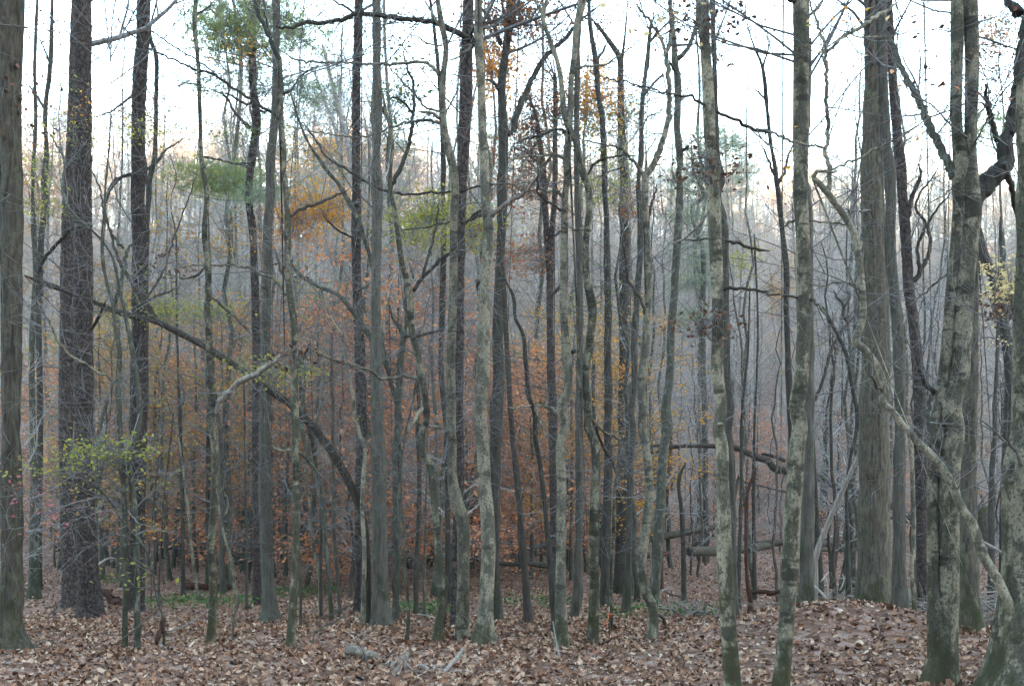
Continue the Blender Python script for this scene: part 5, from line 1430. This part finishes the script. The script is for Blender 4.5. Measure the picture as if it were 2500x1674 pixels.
fallen('fallen_log', 'dark thin log across the leaves behind the pale central maple', 'log', 'B3:-70,872,26;0,875,30;100,872,30;220,886,36;330,890,30', 'log', 25, 24, FG)
fallen('fallen_log', 'short dark log end beside the kinked pale maple', 'log', 'B3:700,850,34;790,828,40;860,820,38;918,815,24', 'rot', 25, 25.5, FG)
fallen('fallen_log', 'dark log half hidden beside the lone dark pine', 'log', 'B1:480,1000,46;570,1032,48;630,1042,46;690,1060,42', 'rot', 19.5, 19, FG)
fallen('fallen_log', 'dark mossy log behind the lichen-spotted maple at left', 'log', 'B1:1040,1005,54;1120,985,50;1200,975,46;1310,968,34', 'rot', 23, 23.5, FG)
fallen('fallen_tree', 'long dead limb arching over the valley from the big mottled maple towards the thick oak', 'fallen tree', 'B3:555,218,10;640,196,16;740,186,19;840,202,22;960,206,27;1100,204,30;1180,205,32;1260,208,35;1350,238,38;1420,272,42;1489,298,43|B4:60,322,46;130,346,48;220,362,48;310,380,48;400,420,48;470,445,50;545,475,50;640,510,46;720,540,45;830,602,40;930,670,35', 'rotdark', 22, 24.5,
       limbs=[('B3:960,208,26;920,212,28;870,230,26;800,244,14', -.3), ('B3:800,200,14;780,190,14;720,188,10', .3), ('B4:130,290,20;60,262,20;0,250,14', .4)], rest=False)
SG = 'sticks lying on the leaves'
fallen('wood_chunk', 'splintered grey wood chunk lying on the leaves in front of the thickest straight trunk', 'wood chunk', 'B2:524,1298,56;545,1304,70;600,1330,64;650,1354,56;700,1378,44;722,1388,22', 'deadgrey', 9.9, 9.55, S=22, limbs=[('B2:590,1286,12;620,1268,14;645,1255,12', .1), ('B2:545,1285,6;545,1260,8;548,1235,6', .1)])
fallen('stick', 'thick broken grey stick poking up from the leaves at bottom centre', 'stick', 'B2:1050,1508,20;1090,1475,24;1130,1430,24;1165,1390,22;1192,1355,18', 'dead', 8.75, 9.05, SG, rest=False)
fallen('stick', 'short grey broken stick lying below the thick one at bottom centre', 'stick', 'B2:1040,1512,16;1100,1500,20;1150,1480,22;1190,1462,20;1224,1442,16', 'dead', 8.7, 8.85, SG)
fallen('stick', 'thin bent twig crossing the splintered wood chunk', 'stick', 'B2:575,1300,7;610,1350,8;640,1420,9;655,1480,9', 'brown', 9.6, 8.9, SG, rest=False)
fallen('stick', 'pale forked stick curving along the bottom leaves', 'stick', 'B2:555,1540,8;590,1510,9;640,1490,10;670,1510,12;705,1560,12', 'dead', 8.75, 8.5, SG)
fallen('stick', 'short dark stick jutting from the leaves right of the wood chunk', 'stick', 'B2:752,1405,16;780,1380,14;815,1355,10', 'brown', 9.2, 9.3, SG, rest=False)
fallen('stick', 'thin grey stick lying flat in front of the wood chunk', 'stick', 'B2:700,1430,9;760,1415,11;830,1400,9;870,1385,6', 'dead', 9.1, 9.2, SG)
fallen('stick', 'long dark stick pointing up toward the arched trunk foot', 'stick', 'B2:370,1182,9;420,1165,11;490,1140,12;570,1095,9', 'brown', 13.4, 14.6, SG)
fallen('stick', 'long dark thin stick on the leaves beside the slim forked maple', 'stick', 'B2:240,1322,9;320,1280,11;400,1225,10;460,1200,9;520,1160,7', 'brown', 10.6, 12.4, SG)
fallen('stick', 'thin dark stick propped across the small saplings near the left oak', 'stick', 'B1:680,1312,8;760,1250,10;840,1180,11;900,1128,11;925,1082,8', 'brown', 10.1, 10.5, SG, rest=False)
fallen('stick', 'thin dark stick leaning at the paired pines', 'stick', 'B1:275,1170,8;310,1140,10;352,1100,9', 'brown', 15.6, 16.4, SG, rest=False)
fallen('stick', 'pale curved stick beside the paired pines', 'stick', 'B1:552,885,12;590,855,14;630,840,12;660,848,8', 'dead', 19, 19.5, SG, rest=False)
fallen('stick', 'white curved stick at the edge of the low green plants', 'stick', 'B2:885,1155,7;940,1163,9;990,1168,9;1040,1186,8', 'dead', 15, 13.2, SG)
fallen('stick', 'crooked dark stick running right from the kinked maple foot', 'stick', 'B3:838,1145,14;870,1175,18;915,1195,20;960,1204,16;1050,1195,12;1110,1188,8', 'brown', 13.6, 13.9, SG)
fallen('stick', 'long thin grey stick below the crooked dark stick', 'stick', 'B3:880,1232,8;960,1222,10;1040,1208,10;1120,1190,8', 'dead', 12.6, 13, SG)
fallen('stick', 'dark stick hooped over the leaves left of the big mottled maple', 'stick', 'B3:1040,1240,8;1080,1225,9;1105,1180,9;1125,1120,7;1145,1085,6', 'brown', 12.2, 12.5, SG, rest=False, limbs=[('B3:1110,1155,8;1070,1150,9;1050,1175,7', .1)])
fallen('stick', 'grey stick behind the big mottled maple near its knots', 'stick', 'B3:860,1030,11;905,1015,12;930,1008,8', 'dead', 17.5, 17.8, SG)
fallen('stick', 'dark bent stick on bare leaves left of the big mottled maple', 'stick', 'B3:890,1030,9;930,1048,10;980,1062,9', 'brown', 16.6, 16.4, SG)
fallen('stick', 'thick dark broken limb on the leaves left of the clean pale maple', 'stick', 'B3:1385,1035,22;1440,1032,26;1489,1040,24|B4:40,1044,26;105,1032,20', 'rot', 13.8, 13.6, SG)
fallen('stick', 'pale forked stick by the dull banded trunk at the right', 'stick', 'B4:300,1000,12;330,1030,14;360,1060,13;378,1095,10', 'dead', 12.4, 11.9, SG, rest=False)
fallen('stick', 'thin upright pale stick between the banded trunk and the thick oak', 'stick', 'B4:335,975,7;355,950,9;378,918,7', 'dead', 15, 15.3, SG, rest=False)
fallen('stick', 'forked pale branch tip before the thick oak', 'stick', 'B4:440,1025,8;460,990,9;465,950,8;455,930,6', 'dead', 15.5, 15.7, SG, rest=False)
fallen('stick', 'thin whip lying on the near leaves between the pale maples and the mottled maple', 'stick', 'B3:290,1395,6;380,1398,8;470,1402,8;560,1404,5', 'brown', 9.4, 9.4, SG)
fallen('stick', 'fine upright twig in the near leaves by the pale knobbly maple', 'stick', 'B3:255,1200,5;270,1290,7;285,1370,8;295,1410,8', 'dead', 10, 9.3, SG, rest=False)
fallen('rotten_stub', 'dark leaf-covered stub beside the orange ribbon', 'stump', 'B3:660,1268,22;690,1262,30;720,1258,20', 'rot', 11.6, 11.7, S=12)
fallen('stick', 'fallen pole slanting in the brush at the right edge', 'stick', 'B4:1245,745,20;1290,770,24;1330,790,20;1385,825,14', 'dead', 16.5, 16, SG, rest=False)
fallen('stump', 'round-topped dark rotten stump in the brush near the right edge', 'stump', 'B4:1255,545,66;1256,580,72;1258,640,74;1258,700,78;1260,760,84', 'log', 19.5, S=24, rest=False)


def brush(label, s, Z, n, spread, seed, ln=(.3, 1.1)):
    r_ = np.random.default_rng(seed)
    c = parse(s)[0]
    P0 = world_pt(c[0], c[1], Z)
    m = Mesh()
    x = P0[0] + r_.normal(0, spread, n)
    y = P0[1] + r_.normal(0, spread, n)
    A = np.stack([x, y, ground(x, y) + r_.uniform(.02, .35 * ln[1], n)], -1)
    d = norm(r_.normal(size=(n, 3)) * np.array([1, 1, .35]))
    L = r_.uniform(*ln, (n, 1, 1))
    t = np.linspace(-.5, .5, 6)[None, :, None]
    Q = A[:, None] + d[:, None] * L * t + np.sin(t * 5) * r_.normal(0, .05, (n, 1, 3))
    m.tubes(Q, r_.uniform(.003, .016, (n, 1)) * (1 - .5 * np.linspace(0, 1, 6))[None], 5)
    Q2, R2 = children(Q, np.full((n, 6), .006), 3, .2, 1, (20, 60), (.2 * ln[1], .6 * ln[1]), 4, r_, wob=.15, ratio=.6, rmin=.003)
    m.tubes(Q2, R2, 3)
    link('brush_pile', m.data('brush_pile', B['dead']), None, kind='stuff', label=label)


brush('grey tangle of broken branches behind the slim pale trunk at the right', 'B4:850,930', 17.5, 110, .7, 1)
brush('grey tangle of broken branches between the two trunks at the right edge', 'B4:1310,950', 15.5, 130, .6, 2)
brush('low brush heap on the leaves behind the big oak foot', 'B4:470,1040', 16, 50, .6, 3)
brush('dark brush scraps on the leaves left of the big mottled maple', 'B3:1040,1050', 16.5, 34, .2, 4, (.15, .5))
brush('small tangle of twigs at bottom centre', 'B2:900,1490', 8.75, 8, .16, 5, (.1, .35))


def ribbon():
    c = parse('B3:571,1290')[0]
    Z = 11.4
    b = world_pt(c[0], c[1], Z)
    b[2] = float(ground(b[0], Z))
    root = thing('flag_stake', 'orange survey ribbon on a thin stake among the leaves', 'marker', b)
    m = Mesh()
    top = world_pt(parse('B3:577,1155')[0][0], parse('B3:577,1155')[0][1], Z)
    P = np.linspace(b - [0, 0, .05], top, 10) + np.stack([np.sin(np.linspace(0, 3, 10)) * .006, np.zeros(10), np.zeros(10)], -1)
    m.tubes(P, np.full(10, .007), 6)
    link('stake', m.data('stake', B['brown'], b), root)
    om, nt, bs = mat('orange_ribbon', .4, .4)
    bs.inputs['Base Color'].default_value = (.62, .13, .05, 1)
    m = Mesh()
    h = top[2]
    n = 14
    t = np.linspace(0, 1, n)
    ln = (1240 - 1155) * .4298 / F * Z
    L = np.stack([top[0] - .012 + .008 * np.sin(t * 9) - t * .02, np.full(n, Z) - .012 + .006 * np.cos(t * 7), h - t * ln], -1)
    w = .006 * (1 - .3 * t)
    v = np.concatenate([L - np.stack([w, 0 * w, 0 * w], -1), L + np.stack([w, .01 + 0 * w, 0 * w], -1)])
    k = np.arange(n - 1)
    m.add(v, np.stack([k, k + 1, k + 1 + n, k + n], -1))
    # the short tail that flies to the right from the knot
    v = np.array([[top[0] - .01, Z - .012, h], [top[0] + .03, Z - .02, h + .006], [top[0] + .032, Z - .02, h - .006], [top[0] - .01, Z - .012, h - .014]])
    m.add(v, [[0, 1, 2, 3]])
    link('ribbon', m.data('ribbon', om, b), root)


ribbon()



def haze():
    """thin evening haze: one even box of air round the camera and the whole wood"""
    x, y0, y1, z0, z1 = 262, -252, 422, -4.0, 62.0
    v = [(sx * x, yy, zz) for zz in (z0, z1) for yy in (y0, y1) for sx in (-1, 1)]
    m = Mesh()
    m.add(v, [[0, 2, 3, 1], [4, 5, 7, 6], [0, 1, 5, 4], [2, 6, 7, 3], [0, 4, 6, 2], [1, 3, 7, 5]])
    hm = bpy.data.materials.new('haze')
    hm.use_nodes = True
    nt = hm.node_tree
    nt.nodes.remove(nt.nodes['Principled BSDF'])
    pv = nd(nt, 'ShaderNodeVolumePrincipled', Density=.0005, Anisotropy=.1)
    pv.inputs['Color'].default_value = (.88, .93, 1.0, 1)
    nt.links.new(pv.outputs[0], nt.nodes['Material Output'].inputs['Volume'])
    link('haze', m.data('haze', hm, smooth_=False), None, kind='stuff')


haze()
